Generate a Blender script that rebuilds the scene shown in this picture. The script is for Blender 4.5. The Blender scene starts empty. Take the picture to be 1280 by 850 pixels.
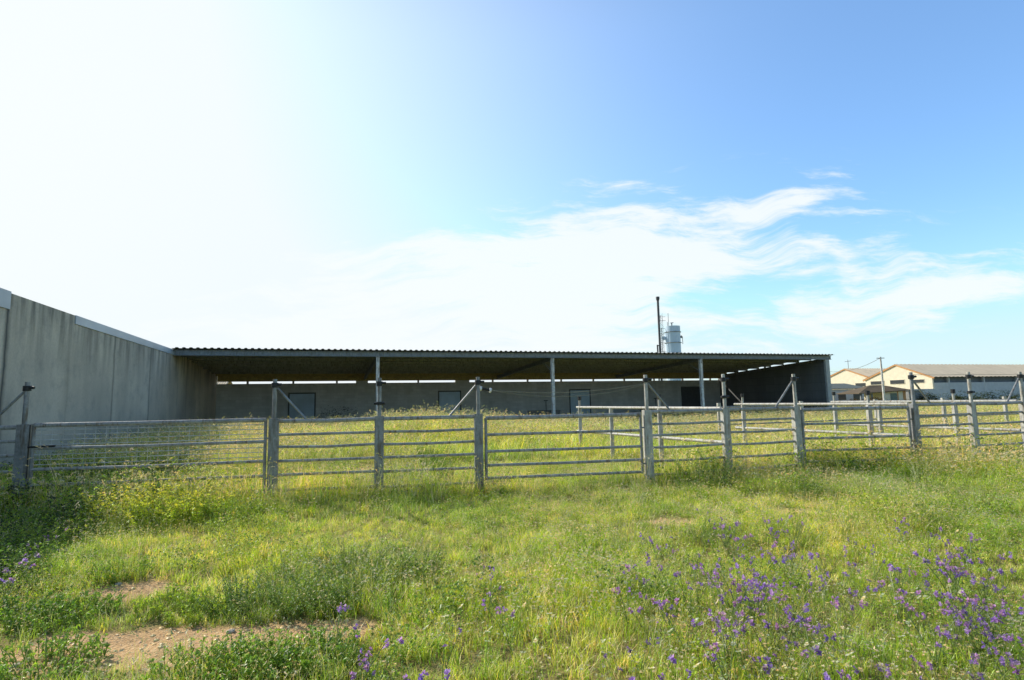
import bpy, bmesh, math, random
import numpy as np
from mathutils import Vector, Matrix, noise
R = math.radians
random.seed(7)
rng = np.random.default_rng(7)
scene = bpy.context.scene
COL = scene.collection

# ------------------------------------------------------------------ camera
F = 690.0
EYE = 1.6
pitch, roll = math.atan(75 / F), 0.019
cd = bpy.data.cameras.new('camera'); cam = bpy.data.objects.new('camera', cd); COL.objects.link(cam)
cd.sensor_width = 36; cd.lens = 36 * F / 1280; cd.clip_end = 3000; cd.clip_start = 0.05
r0 = Vector((1, 0, 0)); fw = Vector((0, math.cos(pitch), math.sin(pitch))); u0 = r0.cross(fw)
cr = (r0 * math.cos(roll) - u0 * math.sin(roll)).normalized(); cu = cr.cross(fw).normalized()
M3 = Matrix((cr, cu, -fw)).transposed()
cam.matrix_world = Matrix.Translation((0, 0, EYE)) @ M3.to_4x4()
scene.camera = cam

def ray(px, py):
    return (fw * F + cr * (px - 640) + cu * (425 - py))
def G(px, py, h=0.0):                       # point at height h seen at px,py
    d = ray(px, py); t = (h - EYE) / d.z
    return Vector((0, 0, EYE)) + d * t
def D(px, py, y):                           # point at depth y
    d = ray(px, py); t = y / d.y
    return Vector((0, 0, EYE)) + d * t
def X(px, y, py=500):
    return D(px, py, y).x

# ------------------------------------------------------------------ helpers
class MB:
    def __init__(s): s.v = []; s.f = []; s.c = []; s.uselc = False
    def face(s, pts, col=None):
        i = len(s.v); s.v += [tuple(p) for p in pts]; s.f.append(tuple(range(i, i + len(pts))))
        s.c += [col or (1, 1, 1)] * len(pts)
    def box(s, a, b, M=None):
        x0, y0, z0 = a; x1, y1, z1 = b
        p = [(x0, y0, z0), (x1, y0, z0), (x1, y1, z0), (x0, y1, z0), (x0, y0, z1), (x1, y0, z1), (x1, y1, z1), (x0, y1, z1)]
        if M is not None: p = [tuple(M @ Vector(q)) for q in p]
        i = len(s.v); s.v += p; s.c += [(1, 1, 1)] * 8
        s.f += [tuple(i + k for k in q) for q in ((0, 3, 2, 1), (4, 5, 6, 7), (0, 1, 5, 4), (1, 2, 6, 5), (2, 3, 7, 6), (3, 0, 4, 7))]
        return s
    def prism(s, poly, y0, y1):             # poly in x,z extruded along y
        n = len(poly); i = len(s.v)
        s.v += [(x, y0, z) for x, z in poly] + [(x, y1, z) for x, z in poly]; s.c += [(1, 1, 1)] * 2 * n
        s.f.append(tuple(i + k for k in range(n))); s.f.append(tuple(i + n + k for k in reversed(range(n))))
        for k in range(n):
            l = (k + 1) % n
            s.f.append((i + k, i + n + k, i + n + l, i + l))
        return s
    def tube(s, pts, r, n=10, cap=True, r2=None):
        pts = [Vector(p) for p in pts]; m = len(pts)
        rs = [r + ((r2 if r2 is not None else r) - r) * k / (m - 1) for k in range(m)]
        base = len(s.v); prev = None
        for k, p in enumerate(pts):
            t = (pts[min(k + 1, m - 1)] - pts[max(k - 1, 0)]).normalized()
            if prev is None:
                a = t.cross(Vector((0, 0, 1)))
                if a.length < 1e-3: a = Vector((1, 0, 0))
                a.normalize()
            else:
                a = (prev - t * prev.dot(t)).normalized()
            prev = a; b = t.cross(a)
            for j in range(n):
                w = 2 * math.pi * j / n
                s.v.append(tuple(p + (a * math.cos(w) + b * math.sin(w)) * rs[k])); s.c.append((1, 1, 1))
        for k in range(m - 1):
            for j in range(n):
                l = (j + 1) % n
                s.f.append((base + k * n + j, base + k * n + l, base + (k + 1) * n + l, base + (k + 1) * n + j))
        if cap:
            s.f.append(tuple(base + j for j in reversed(range(n)))); s.f.append(tuple(base + (m - 1) * n + j for j in range(n)))
        return s
    def bar(s, a, b, w, h):                 # rectangular bar from a to b
        a = Vector(a); b = Vector(b); t = b - a; L = t.length; t.normalize()
        side = t.cross(Vector((0, 0, 1)))
        if side.length < 1e-3: side = Vector((1, 0, 0))
        side.normalize(); up = side.cross(t)
        M = Matrix.Translation(a) @ Matrix((side, t, up)).transposed().to_4x4()
        return s.box((-w / 2, 0, -h / 2), (w / 2, L, h / 2), M)
    def mesh(s, name, mat, smooth=False, cols=False):
        me = bpy.data.meshes.new(name); me.from_pydata(s.v, [], s.f)
        if cols:
            at = me.color_attributes.new('Col', 'FLOAT_COLOR', 'POINT')
            at.data.foreach_set('color', np.array([(c[0], c[1], c[2], 1) for c in s.c], 'f').ravel())
        if smooth: me.polygons.foreach_set('use_smooth', [True] * len(me.polygons))
        me.materials.append(mat); me.update()
        return me
    def build(s, name, mat, parent=None, smooth=False, bevel=0, cols=False):
        me = s.mesh(name, mat, smooth, cols)
        if not cols:
            bm = bmesh.new(); bm.from_mesh(me); bmesh.ops.recalc_face_normals(bm, faces=bm.faces); bm.to_mesh(me); bm.free()
        o = bpy.data.objects.new(name, me); COL.objects.link(o)
        if parent: o.parent = parent
        if bevel:
            b = o.modifiers.new('bevel', 'BEVEL'); b.width = bevel; b.segments = 2; b.limit_method = 'ANGLE'
        if smooth and not cols:
            me.set_sharp_from_angle(angle=R(40))
        return o

def tag(o, label=None, cat=None, group=None, kind=None):
    if label: o['label'] = label
    if cat: o['category'] = cat
    if group: o['group'] = group
    if kind: o['kind'] = kind
    return o
def empty(name, loc=(0, 0, 0), rz=0, label=None, cat=None, group=None):
    o = bpy.data.objects.new(name, None); COL.objects.link(o); o.location = loc; o.rotation_euler = (0, 0, rz)
    o.empty_display_size = .2
    return tag(o, label, cat, group)
def copy_tree(o, parent=None):
    c = o.copy(); COL.objects.link(c)
    if parent: c.parent = parent
    for ch in [k for k in bpy.data.objects if k.parent == o]: copy_tree(ch, c)
    return c

# ------------------------------------------------------------------ materials
def nodes(name):
    m = bpy.data.materials.new(name); m.use_nodes = True; nt = m.node_tree
    nt.nodes.clear(); return m, nt
class NT:
    def __init__(s, nt): s.nt = nt
    def n(s, t, **kw):
        x = s.nt.nodes.new(t)
        for k, v in kw.items():
            if k.startswith('i_'): x.inputs[k[2:].replace('_', ' ')].default_value = v
            else: setattr(x, k, v)
        return x
    def l(s, a, b): s.nt.links.new(a, b)
    def math(s, op, a, b=None, clamp=False):
        x = s.nt.nodes.new('ShaderNodeMath'); x.operation = op; x.use_clamp = clamp
        for i, v in enumerate((a, b)):
            if v is None: continue
            if isinstance(v, (int, float)): x.inputs[i].default_value = v
            else: s.l(v, x.inputs[i])
        return x.outputs[0]
    def noise(s, vec, scale, detail=4, rough=.55, dim='3D'):
        x = s.nt.nodes.new('ShaderNodeTexNoise'); x.inputs['Scale'].default_value = scale
        x.inputs['Detail'].default_value = detail; x.inputs['Roughness'].default_value = rough
        if vec is not None: s.l(vec, x.inputs['Vector'])
        return x.outputs['Fac']
    def ramp(s, fac, stops):
        x = s.nt.nodes.new('ShaderNodeValToRGB'); e = x.color_ramp.elements
        while len(e) < len(stops): e.new(.5)
        for k, (p, c) in enumerate(stops):
            e[k].position = p; e[k].color = (c[0], c[1], c[2], 1) if not isinstance(c, (int, float)) else (c, c, c, 1)
        s.l(fac, x.inputs[0]); return x.outputs[0]
    def mix(s, f, a, b, mode='MIX'):
        x = s.nt.nodes.new('ShaderNodeMix'); x.data_type = 'RGBA'; x.blend_type = mode
        for sock, v in ((x.inputs[0], f), (x.inputs[6], a), (x.inputs[7], b)):
            if isinstance(v, (int, float)): sock.default_value = v
            elif isinstance(v, tuple): sock.default_value = (v[0], v[1], v[2], 1)
            else: s.l(v, sock)
        return x.outputs[2]
    def pos(s): return s.nt.nodes.new('ShaderNodeNewGeometry').outputs['Position']
    def objco(s): return s.nt.nodes.new('ShaderNodeTexCoord').outputs['Object']
    def mapping(s, vec, sc=(1, 1, 1), rot=(0, 0, 0)):
        x = s.nt.nodes.new('ShaderNodeMapping'); x.inputs['Scale'].default_value = sc; x.inputs['Rotation'].default_value = rot
        s.l(vec, x.inputs['Vector']); return x.outputs[0]
    def out(s, color, rough=.7, metal=0, bump=None, bstr=.3, bdist=.02, spec=.4):
        p = s.nt.nodes.new('ShaderNodeBsdfPrincipled'); o = s.nt.nodes.new('ShaderNodeOutputMaterial')
        for nm, v in (('Base Color', color), ('Roughness', rough), ('Metallic', metal)):
            if isinstance(v, (int, float)): p.inputs[nm].default_value = v
            elif isinstance(v, tuple): p.inputs[nm].default_value = (v[0], v[1], v[2], 1)
            else: s.l(v, p.inputs[nm])
        p.inputs['Specular IOR Level'].default_value = spec
        if bump is not None:
            b = s.nt.nodes.new('ShaderNodeBump'); b.inputs['Strength'].default_value = bstr; b.inputs['Distance'].default_value = bdist
            s.l(bump, b.inputs['Height']); s.l(b.outputs[0], p.inputs['Normal'])
        s.l(p.outputs[0], o.inputs[0])

def simple(name, c, rough=.7, metal=0, var=.25, scale=6, spec=.4, bstr=.15):
    m, nt = nodes(name); t = NT(nt); co = t.objco()
    n = t.noise(co, scale, 6, .65)
    a = tuple(k * (1 - var) for k in c); b = tuple(min(1, k * (1 + var)) for k in c)
    t.out(t.ramp(n, [(.3, a), (.7, b)]), rough, metal, n, bstr, .01, spec); return m

def mat_galv(name, base=(.36, .39, .42), dirt=(.16, .14, .11), rough=.5, metal=.35):
    m, nt = nodes(name); t = NT(nt); co = t.pos()
    v = t.n('ShaderNodeTexVoronoi'); v.inputs['Scale'].default_value = 26; t.l(co, v.inputs['Vector'])
    n = t.noise(co, 5, 6, .7); n2 = t.noise(t.mapping(co, (18, 18, 3)), 1, 4, .6)
    c = t.ramp(n, [(.3, tuple(k * .62 for k in base)), (.7, tuple(k * 1.2 for k in base))])
    c = t.mix(.25, c, t.mix(1, c, v.outputs['Distance'], 'MULTIPLY'))
    c = t.mix(t.ramp(n2, [(.50, 0), (.68, .85)]), c, dirt)
    t.out(c, t.math('ADD', t.math('MULTIPLY', n, .3), rough - .1), metal, n, .1, .004); return m

def mat_concrete():
    m, nt = nodes('stained_concrete'); t = NT(nt); co = t.objco()
    st = t.noise(t.mapping(co, (1, .55, .16)), 1.5, 3, .55)
    st2 = t.noise(t.mapping(co, (1, 1.3, .16)), 1.5, 4, .6)
    fine = t.noise(co, 14, 8, .7); big = t.noise(co, .35, 3, .5)
    c = t.ramp(st, [(.28, (.49, .44, .37)), (.5, (.62, .56, .47)), (.75, (.74, .67, .56))])
    c = t.mix(t.ramp(fine, [(.3, .0), (.75, .3)]), c, (.14, .145, .15))
    c = t.mix(t.ramp(big, [(.4, 0), (.7, .45)]), c, (.27, .26, .25)); blot = t.noise(co, 1.6, 6, .7); c = t.mix(t.ramp(blot, [(.5, 0), (.75, .5)]), c, (.20, .205, .21))
    sep = t.n('ShaderNodeSeparateXYZ'); t.l(co, sep.inputs[0]); z = sep.outputs['Z']
    top = t.math('MULTIPLY', t.math('SUBTRACT', z, 2.6), .5, True)       # dark run-off stains below the top edge
    top = t.math('MULTIPLY', top, t.ramp(st2, [(.42, 0), (.62, 1)]))
    c = t.mix(t.math('MULTIPLY', top, .75), c, (.06, .065, .065))
    y = sep.outputs['Y']
    # damp joints between the cast panels
    for yy, w, k in JOINTS:
        d = t.math('ABSOLUTE', t.math('SUBTRACT', t.math('ADD', y, t.math('MULTIPLY', t.math('SUBTRACT', t.noise(co, .9, 3), .5), .25)), yy))
        f = t.math('SUBTRACT', 1, t.math('DIVIDE', d, w), True)
        c = t.mix(t.math('MULTIPLY', t.math('POWER', f, 1.6), k), c, (.055, .06, .062))
    low = t.math('MULTIPLY', t.math('SUBTRACT', 1.3, z), .6, True)
    c = t.mix(t.math('MULTIPLY', low, t.ramp(fine, [(.3, .2), (.7, .8)])), c, (.17, .145, .11))
    t.out(c, .92, 0, fine, .35, .02, .2); return m

def mat_block(name, base, joint, bw=.5, bh=.22, metalcol=None, rough=.92):
    m, nt = nodes(name); t = NT(nt); co = t.objco()
    sep = t.n('ShaderNodeSeparateXYZ'); t.l(co, sep.inputs[0]); cmb = t.n('ShaderNodeCombineXYZ')
    t.l(t.math('ADD', sep.outputs['X'], sep.outputs['Y']), cmb.inputs[0]); t.l(sep.outputs['Z'], cmb.inputs[1])
    b = t.n('ShaderNodeTexBrick'); t.l(cmb.outputs[0], b.inputs['Vector'])
    b.inputs['Color1'].default_value = (*base, 1); b.inputs['Color2'].default_value = (*[k * .84 for k in base], 1)
    b.inputs['Mortar'].default_value = (*joint, 1); b.inputs['Scale'].default_value = 1
    b.inputs['Mortar Size'].default_value = .012; b.inputs['Brick Width'].default_value = bw; b.inputs['Row Height'].default_value = bh
    n = t.noise(t.mapping(co, (1, 1, .3)), 1.3, 6, .65)
    c = t.mix(t.ramp(n, [(.35, 0), (.75, .55)]), b.outputs['Color'], tuple(k * .5 for k in base))
    t.out(c, rough, 0, t.noise(co, 20, 5), .3, .01, .2); return m

def mat_sheet(name, c, var=.2, rough=.6, metal=.3, dirt=(.1, .09, .07)):
    m, nt = nodes(name); t = NT(nt); co = t.objco()
    n = t.noise(t.mapping(co, (1, .25, 1)), 1.6, 6, .65); n2 = t.noise(co, .4, 3)
    col = t.ramp(n, [(.3, tuple(k * (1 - var) for k in c)), (.7, tuple(k * (1 + var) for k in c))])
    col = t.mix(t.ramp(n2, [(.45, 0), (.75, .5)]), col, dirt)
    t.out(col, rough, metal, n, .1, .01); return m

def mat_ground():
    m, nt = nodes('soil'); t = NT(nt); co = t.pos()
    n = t.noise(co, .9, 8, .65); f = t.noise(co, 34, 8, .75); mid = t.noise(co, 5, 6, .6)
    soil = t.ramp(f, [(.25, (.48, .26, .10)), (.5, (.88, .56, .28)), (.75, (.96, .76, .46))])
    soil = t.mix(t.ramp(mid, [(.35, .5), (.65, 0)]), soil, (.40, .25, .14))
    at = t.n('ShaderNodeAttribute'); at.attribute_name = 'green'
    g = t.ramp(mid, [(.3, (.10, .13, .025)), (.5, (.20, .22, .05)), (.7, (.34, .31, .12))])
    g = t.mix(t.ramp(t.noise(co, .12, 4), [(.4, 0), (.65, .5)]), g, (.25, .22, .10))
    c = t.mix(at.outputs['Fac'], soil, g)
    v = t.n('ShaderNodeTexVoronoi'); v.inputs['Scale'].default_value = 45; t.l(co, v.inputs['Vector'])
    t.out(c, .95, 0, t.math('ADD', f, t.math('MULTIPLY', v.outputs['Distance'], .5)), .9, .03, .1); return m

def mat_leaf(name, patch=True, trans=.42, sat=1.0):
    m, nt = nodes(name); t = NT(nt)
    at = t.n('ShaderNodeAttribute'); at.attribute_name = 'Col'; col = at.outputs['Color']
    oi = t.n('ShaderNodeObjectInfo'); rnd = oi.outputs['Random']
    col = t.mix(.9, col, t.ramp(rnd, [(0, (.62, .74, .55)), (.5, (1, 1, 1)), (1, (1.35, 1.15, .85))]), 'MULTIPLY')
    if patch:
        pn = t.noise(oi.outputs['Location'], .38, 3, .55); pn2 = t.noise(oi.outputs['Location'], 2.1, 2, .5)
        col = t.mix(t.ramp(pn, [(.40, 0), (.66, .6)]), col, t.mix(1, col, (1.75, 1.35, 1.1), 'MULTIPLY'))
        col = t.mix(t.ramp(pn2, [(.35, .55), (.52, 0)]), col, t.mix(1, col, (.42, .55, .42), 'MULTIPLY'))
    d = t.n('ShaderNodeBsdfDiffuse'); tr = t.n('ShaderNodeBsdfTranslucent'); g = t.n('ShaderNodeBsdfGlossy')
    g.inputs['Roughness'].default_value = .42; g.inputs['Color'].default_value = (.8, .85, .8, 1)
    t.l(col, d.inputs['Color']); t.l(t.mix(1, col, (1.1, 1.12, .8), 'MULTIPLY'), tr.inputs['Color'])
    a = t.n('ShaderNodeMixShader'); a.inputs[0].default_value = trans; t.l(d.outputs[0], a.inputs[1]); t.l(tr.outputs[0], a.inputs[2])
    b = t.n('ShaderNodeMixShader'); b.inputs[0].default_value = .05; t.l(a.outputs[0], b.inputs[1]); t.l(g.outputs[0], b.inputs[2])
    o = t.n('ShaderNodeOutputMaterial'); t.l(b.outputs[0], o.inputs[0]); return m

# ------------------------------------------------------------------ the yard frame: everything built squares to the long shed
ANG = math.atan2(13.8, 41.4)
dv = Vector((math.cos(ANG), math.sin(ANG), 0)); nv = Vector((-math.sin(ANG), math.cos(ANG), 0))
C0 = Vector((-17.4, 28.2, 0))               # front left corner of the shed
SH_L, SH_D = 43.6, 12.0
def wall_s(px):                             # distance along the boundary wall (towards camera) of the image column px
    k = X(px, 1, 480); return (k * C0.y - C0.x) / (-nv.x + k * nv.y) if False else (C0.x - k * C0.y) / (nv.x - k * nv.y)
JOINTS = [(-wall_s(3), .22, .95), (-wall_s(84), .14, .22), (-wall_s(141), .16, .6), (-wall_s(187), .18, .6), (-wall_s(222), .12, .2), (3.1, .12, .5), (-20.5, .2, .8)]

M_conc = mat_concrete()
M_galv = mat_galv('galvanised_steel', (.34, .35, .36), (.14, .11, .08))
M_rail = mat_galv('weathered_sunlit_rail', (.45, .45, .44), (.17, .12, .08), .55, .2)  # base lightened to carry the sunlight that rail tops reflect
M_galv_w = mat_galv('pale_steel', (.56, .55, .51), (.22, .17, .12), .55, .1)
M_galv_d = mat_galv('dull_steel', (.30, .31, .31), (.10, .09, .08), .6, .3)
M_black = simple('black_plastic', (.02, .02, .022), .5, 0, .2)
M_white = simple('white_plastic', (.78, .79, .80), .4, 0, .06)
M_cap = mat_sheet('pale_flashing', (.50, .56, .63), .1, .5, .2, (.3, .32, .33))
M_roof = mat_sheet('grey_roof_sheet', (.27, .29, .30), .2, .6, .3)
M_rooff = mat_sheet('dull_roof_underside', (.20, .19, .15), .25, .75, .1)
M_beam = mat_galv('grey_beam_steel', (.27, .30, .33), (.13, .12, .10), .55, .2)
M_ochre = simple('ochre_purlin', (.36, .29, .12), .8, 0, .3)
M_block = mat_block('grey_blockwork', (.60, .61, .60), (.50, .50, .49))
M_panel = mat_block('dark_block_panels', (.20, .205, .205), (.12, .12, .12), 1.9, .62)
M_door = mat_sheet('blue_grey_door', (.42, .54, .66), .12, .5, .1, (.16, .18, .2))
M_frame = simple('dark_frame', (.07, .075, .08), .6)
M_soil = mat_ground()

# ------------------------------------------------------------------ terrain
def sm(a, b, x):
    t = min(1, max(0, (x - a) / (b - a))); return t * t * (3 - 2 * t)
def terrain(x, y):
    h = 0
    # low rise inside the corral
    ridge = .34 + .42 * math.exp(-((x + 3.4) / 2.6) ** 2) - .3 * sm(2.0, 7.5, x)
    h += ridge * math.exp(-((y - 21.5) / 5.0) ** 2) * (sm(-15, -11, x) * .6 + .4) * (1 - sm(7, 12, x))
    nn = noise.noise(Vector((x * .35, y * .35, 0))) * .06 + noise.noise(Vector((x * 1.3, y * 1.3, 3))) * .025
    h += nn * (1 - sm(20, 60, y))
    return h
BARE = []       # (x, y, rx, ry)
def addbare(px, py, rx, ry):
    p = G(px, py); BARE.append((p.x, p.y, rx, ry))
for a in ((195, 800, .40, .24), (150, 815, .36, .24), (350, 797, .55, .2), (250, 826, .36, .2), (160, 738, .42, .20), (5, 835, .4, .3), (105, 795, .34, .13), (395, 790, .34, .16),
          (845, 655, .35, .25), (990, 640, .3, .2), (610, 607, .55, .3), (790, 600, .7, .3), (460, 590, .4, .5)): addbare(*a)
def bare(x, y):
    v = 0
    for bx, by, rx, ry in BARE:
        d = math.hypot((x - bx) / rx, (y - by) / ry)
        if d < 2: v = max(v, 1.35 - d)
    if v <= 0: return 0
    v += noise.noise(Vector((x * 3.2, y * 3.2, 9))) * .55
    return min(1, max(0, v * 2.2))
def in_yard(x, y):                          # local shed coordinates
    p = Vector((x, y, 0)) - C0; return p.dot(dv), p.dot(nv)
def grass_ok(x, y):
    lx, ly = in_yard(x, y)
    if lx < .35 and ly < SH_D + 2: return False
    if 0 < lx < SH_L + .3 and ly > .4 and ly < SH_D + .5: return False
    return True

def sheet(name, xs, ys):
    vs = [(x, y, terrain(x, y)) for y in ys for x in xs]; n = len(xs)
    fs = [(j * n + i, j * n + i + 1, (j + 1) * n + i + 1, (j + 1) * n + i) for j in range(len(ys) - 1) for i in range(n - 1)]
    me = bpy.data.meshes.new(name); me.from_pydata(vs, [], fs); me.materials.append(M_soil)
    at = me.attributes.new('green', 'FLOAT', 'POINT')
    gr = []
    for x, y, z in vs:
        b = bare(x, y) if y < 14 else 0
        base = .75 if y < 14 else .9
        lx, ly = in_yard(x, y)
        if 0 < lx < SH_L and 0 < ly < SH_D: base = .1
        gr.append(base * (1 - b))
    at.data.foreach_set('value', gr)
    me.polygons.foreach_set('use_smooth', [True] * len(me.polygons))
    o = bpy.data.objects.new(name, me); COL.objects.link(o); return o
def spaced(lo, hi, dense_lo, dense_hi, step, grow=1.12):
    a = list(np.arange(dense_lo, dense_hi + 1e-6, step)); s = step; x = dense_hi
    while x < hi: s *= grow; x += s; a.append(min(x, hi))
    s = step; x = dense_lo; b = []
    while x > lo: s *= grow; x -= s; b.append(max(x, lo))
    return list(reversed(b)) + a
gnd = sheet('ground', spaced(-1500, 1500, -6, 6, .09, 1.07), spaced(-300, 2500, 2.0, 8.5, .08, 1.06))
tag(gnd, 'sandy brown soil under the rough grass of the yard', 'ground', kind='structure')

# ------------------------------------------------------------------ boundary wall on the left
wall_root = empty('boundary_wall', C0, ANG, 'tall grey stained concrete wall running along the left of the yard', 'wall')
WH = 4.5
wl = MB(); s_cap_a, s_cap_b = wall_s(88), wall_s(3)
S_END = 27.0
wl.box((-.25, -s_cap_a, -.3), (0, .25, WH - .27)); wl.box((-.25, .25, -.3), (0, SH_D + .25, WH - .06)); wl.box((-.25, -S_END, -.3), (0, -s_cap_a, WH))
wl.build('wall', M_conc, wall_root)
cp = MB(); cp.box((-.27, -s_cap_a + .02, WH - .268), (.03, -7.0, WH + .012)); cp.box((-.27, -6.99, WH - .268), (.03, .25, WH + .01))
cp.build('coping', M_cap, wall_root, bevel=.01)
cp = MB(); cp.box((-.27, -S_END, WH + .002), (.035, -s_cap_b, WH + .03)); cp.box((.002, -S_END, WH - .42), (.035, -s_cap_b, WH + .002)); cp.build('coping', M_cap, wall_root)
# raised upper part inside the shed line following the roof is closed by the shed itself

# ------------------------------------------------------------------ open shed
shed = empty('open_shed', C0, ANG, 'long low open fronted livestock shed with corrugated roof and steel columns', 'shed')
HF, HB = 4.5, 3.78                           # roof underside at front and back
def roofz(y): return HF + (HB - HF) * y / SH_D
def corrugated(name, mat, L, y0, y1, z0, z1, parent, pitchw=.32, amp=.05, thick=.012, x0=0):
    prof = []; x = 0
    while x < L:
        for dx, dz in ((0, 0), (.42, 0), (.55, 1), (.87, 1)):
            if x + dx * pitchw <= L: prof.append((x0 + x + dx * pitchw, dz * amp))
        x += pitchw
    prof.append((x0 + L, 0)); n = len(prof)
    v = []; 
    for yy, zz in ((y0, z0), (y1, z1)):
        v += [(p, yy, zz + q) for p, q in prof]; v += [(p, yy, zz + q - thick) for p, q in prof]
    f = []
    for i in range(n - 1):
        f.append((i, i + 1, 2 * n + i + 1, 2 * n + i)); f.append((n + i, 3 * n + i, 3 * n + i + 1, n + i + 1))
        f.append((i, n + i, n + i + 1, i + 1)); f.append((2 * n + i, 2 * n + i + 1, 3 * n + i + 1, 3 * n + i))
    m = MB(); m.v = v; m.f = f; m.c = [(1, 1, 1)] * len(v)
    return m.build(name, mat, parent)
corrugated('roof', M_roof, SH_L + .35, -.35, SH_D + .3, roofz(-.35) + .03, roofz(SH_D + .3) + .03, shed)
b = MB(); b.box((.02, -.06, HF - .29), (SH_L + .3, .0, HF - .02)); b.box((.02, -.12, HF - .05), (SH_L + .3, .06, HF - .02)); b.box((.02, -.12, HF - .3), (SH_L + .3, .06, HF - .27))
b.build('front_beam', M_beam, shed)
for k in range(1, 9):                        # purlins
    y = k * SH_D / 8.6; z = roofz(y)
    m = MB(); m.box((.05, y - .035, z - .17), (SH_L - .1, y + .035, z - .005)); m.build('purlin', M_ochre if k == 8 else M_galv_d, shed)
m = MB(); m.box((.05, SH_D - .1, HB - .49), (SH_L - .1, SH_D + .02, HB - .01)); m.build('back_beam', M_ochre, shed)
cols_x = []
for px in (472, 691, 877):
    k = X(px, 1, 480); cols_x.append((k * C0.y - C0.x) / (dv.x - k * dv.y))
raft = cols_x + [SH_L - .15]
for x in raft:
    m = MB(); m.bar((x, .1, roofz(.1) - .32), (x, SH_D, roofz(SH_D) - .28), .12, .26); m.build('rafter', M_galv_d, shed)
M_colw = mat_galv('white_painted_column', (.80, .80, .78), (.40, .30, .2), .6, 0)
for x in cols_x:
    m = MB()
    m.box((x - .09, -.1, -.05), (x + .09, -.088, HF - .31)); m.box((x - .09, .088, -.05), (x + .09, .1, HF - .31)); m.box((x - .008, -.088, -.05), (x + .008, .088, HF - .31))
    c = m.build('column', M_colw, shed)
    m = MB(); m.box((x - .12, -.12, HF - .33), (x + .12, .12, HF - .302)); m.box((x - .02, -.135, HF - .62), (x + .02, -.102, HF - .332)); m.build('bracket', M_galv, c)
    m = MB(); m.bar((x, -.02 + .12, HF - 1.15), (x, 1.4, roofz(1.4) - .45), .05, .05); m.build('knee_brace', M_galv, c)
# back wall with openings under the roof
WB = 3.13
bw = MB(); bw.box((-.12, SH_D, -.2), (SH_L, SH_D + .2, WB)); bwall = bw.build('back_wall', M_block, shed)
xs = np.arange(2.0, SH_L - 1, 3.1)
for x in xs:
    m = MB(); m.box((x - .07, SH_D + .03, WB), (x + .07, SH_D + .17, HB - .02)); m.build('stub_post', M_galv_d, shed)
for x0, x1 in ((9.6, 10.5), (17.4, 18.6)):   # short infill blocks in the gap
    m = MB(); m.box((x0, SH_D + .02, WB + .002), (x1, SH_D + .18, HB - .3)); m.build('infill', M_block, shed)
def back_s(px):
    k = X(px, 1, 500); B = C0 + nv * SH_D; return (k * B.y - B.x) / (dv.x - k * dv.y)
for pa, pb, kind in ((362, 393, 'd'), (549, 575, 'd'), (713, 737, 'd'), (853, 879, 'o')):
    xa, xb = back_s(pa), back_s(pb); zt = 2.35 if kind != 'o' else 2.45
    m = MB()
    for a, c in (((xa - .1, 0), (xa, zt + .1)), ((xb, 0), (xb + .1, zt + .1)), ((xa, zt), (xb, zt + .1))):
        m.box((a[0], SH_D - .03, a[1]), (c[0], SH_D - .002, c[1]))
    dd = m.build('door', M_frame, bwall)
    m = MB(); m.box((xa, SH_D - .02, .02), (xb, SH_D - .004, zt))
    m.build('door_leaf', M_door if kind == 'd' else M_frame, dd)
# right end wall, sloping top, open strip below roof
ew = MB(); yy = [0.05, SH_D]
poly = [(.05, -.2), (SH_D + .2, -.2), (SH_D + .2, HB - .42), (.05, HF - .46)]
m = MB(); n4 = []
for xq in (SH_L - .3, SH_L):
    n4.append([(xq, p[0], p[1]) for p in poly])
m.v = n4[0] + n4[1]; m.c = [(1, 1, 1)] * 8
m.f = [(0, 1, 2, 3), (7, 6, 5, 4), (0, 4, 5, 1), (1, 5, 6, 2), (2, 6, 7, 3), (3, 7, 4, 0)]
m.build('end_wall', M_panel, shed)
m = MB(); m.box((SH_L - .32, -.12, -.2), (SH_L + .06, .045, HF - .31)); m.build('end_pier', simple('pale_concrete', (.42, .43, .43), .9, 0, .15, 3), shed)
for y in (2.6, 6.2, 9.6):
    m = MB(); m.box((SH_L - .22, y - .06, roofz(y) - .52), (SH_L - .1, y + .06, roofz(y) - .01)); m.build('stub_post', M_galv_d, shed)

# things standing in the shed
def L2W(x, y, z=0): return C0 + dv * x + nv * y + Vector((0, 0, z))
def trough(x, y, L, label, name='feed_trough'):
    r = empty(name, L2W(x, y), ANG, label, 'trough')
    m = MB(); m.prism([(0, .75), (.08, .75), (.16, .52), (.5, .52), (.58, .75), (.66, .75), (.54, .44), (.12, .44)], 0, L)
    o = m.build('trough_body', M_galv_d, r); o.rotation_euler = (0, 0, -math.pi / 2)
    for q in (.25, L - .3):
        m = MB(); m.box((q, -.5, 0), (q + .06, -.44, .46)); m.box((q, -.22, 0), (q + .06, -.16, .46)); m.build('leg', M_galv_d, r)
    m = MB(); m.tube([(L * .58, -.33, .5), (L * .58, -.33, 1.5)], .03, 8); m.tube([(L * .58 - .18, -.33, 1.5), (L * .58 + .18, -.33, 1.5)], .03, 8); m.build('handle', M_black, r)
    return r
trough(back_s(642), SH_D - 3.2, 2.6, 'long dark steel feed trough on legs inside the shed, between second door and third door')
trough(back_s(780), SH_D - 2.6, 2.4, 'dark steel feed trough on legs inside the shed, just left of the dark doorway', 'feed_trough')

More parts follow.
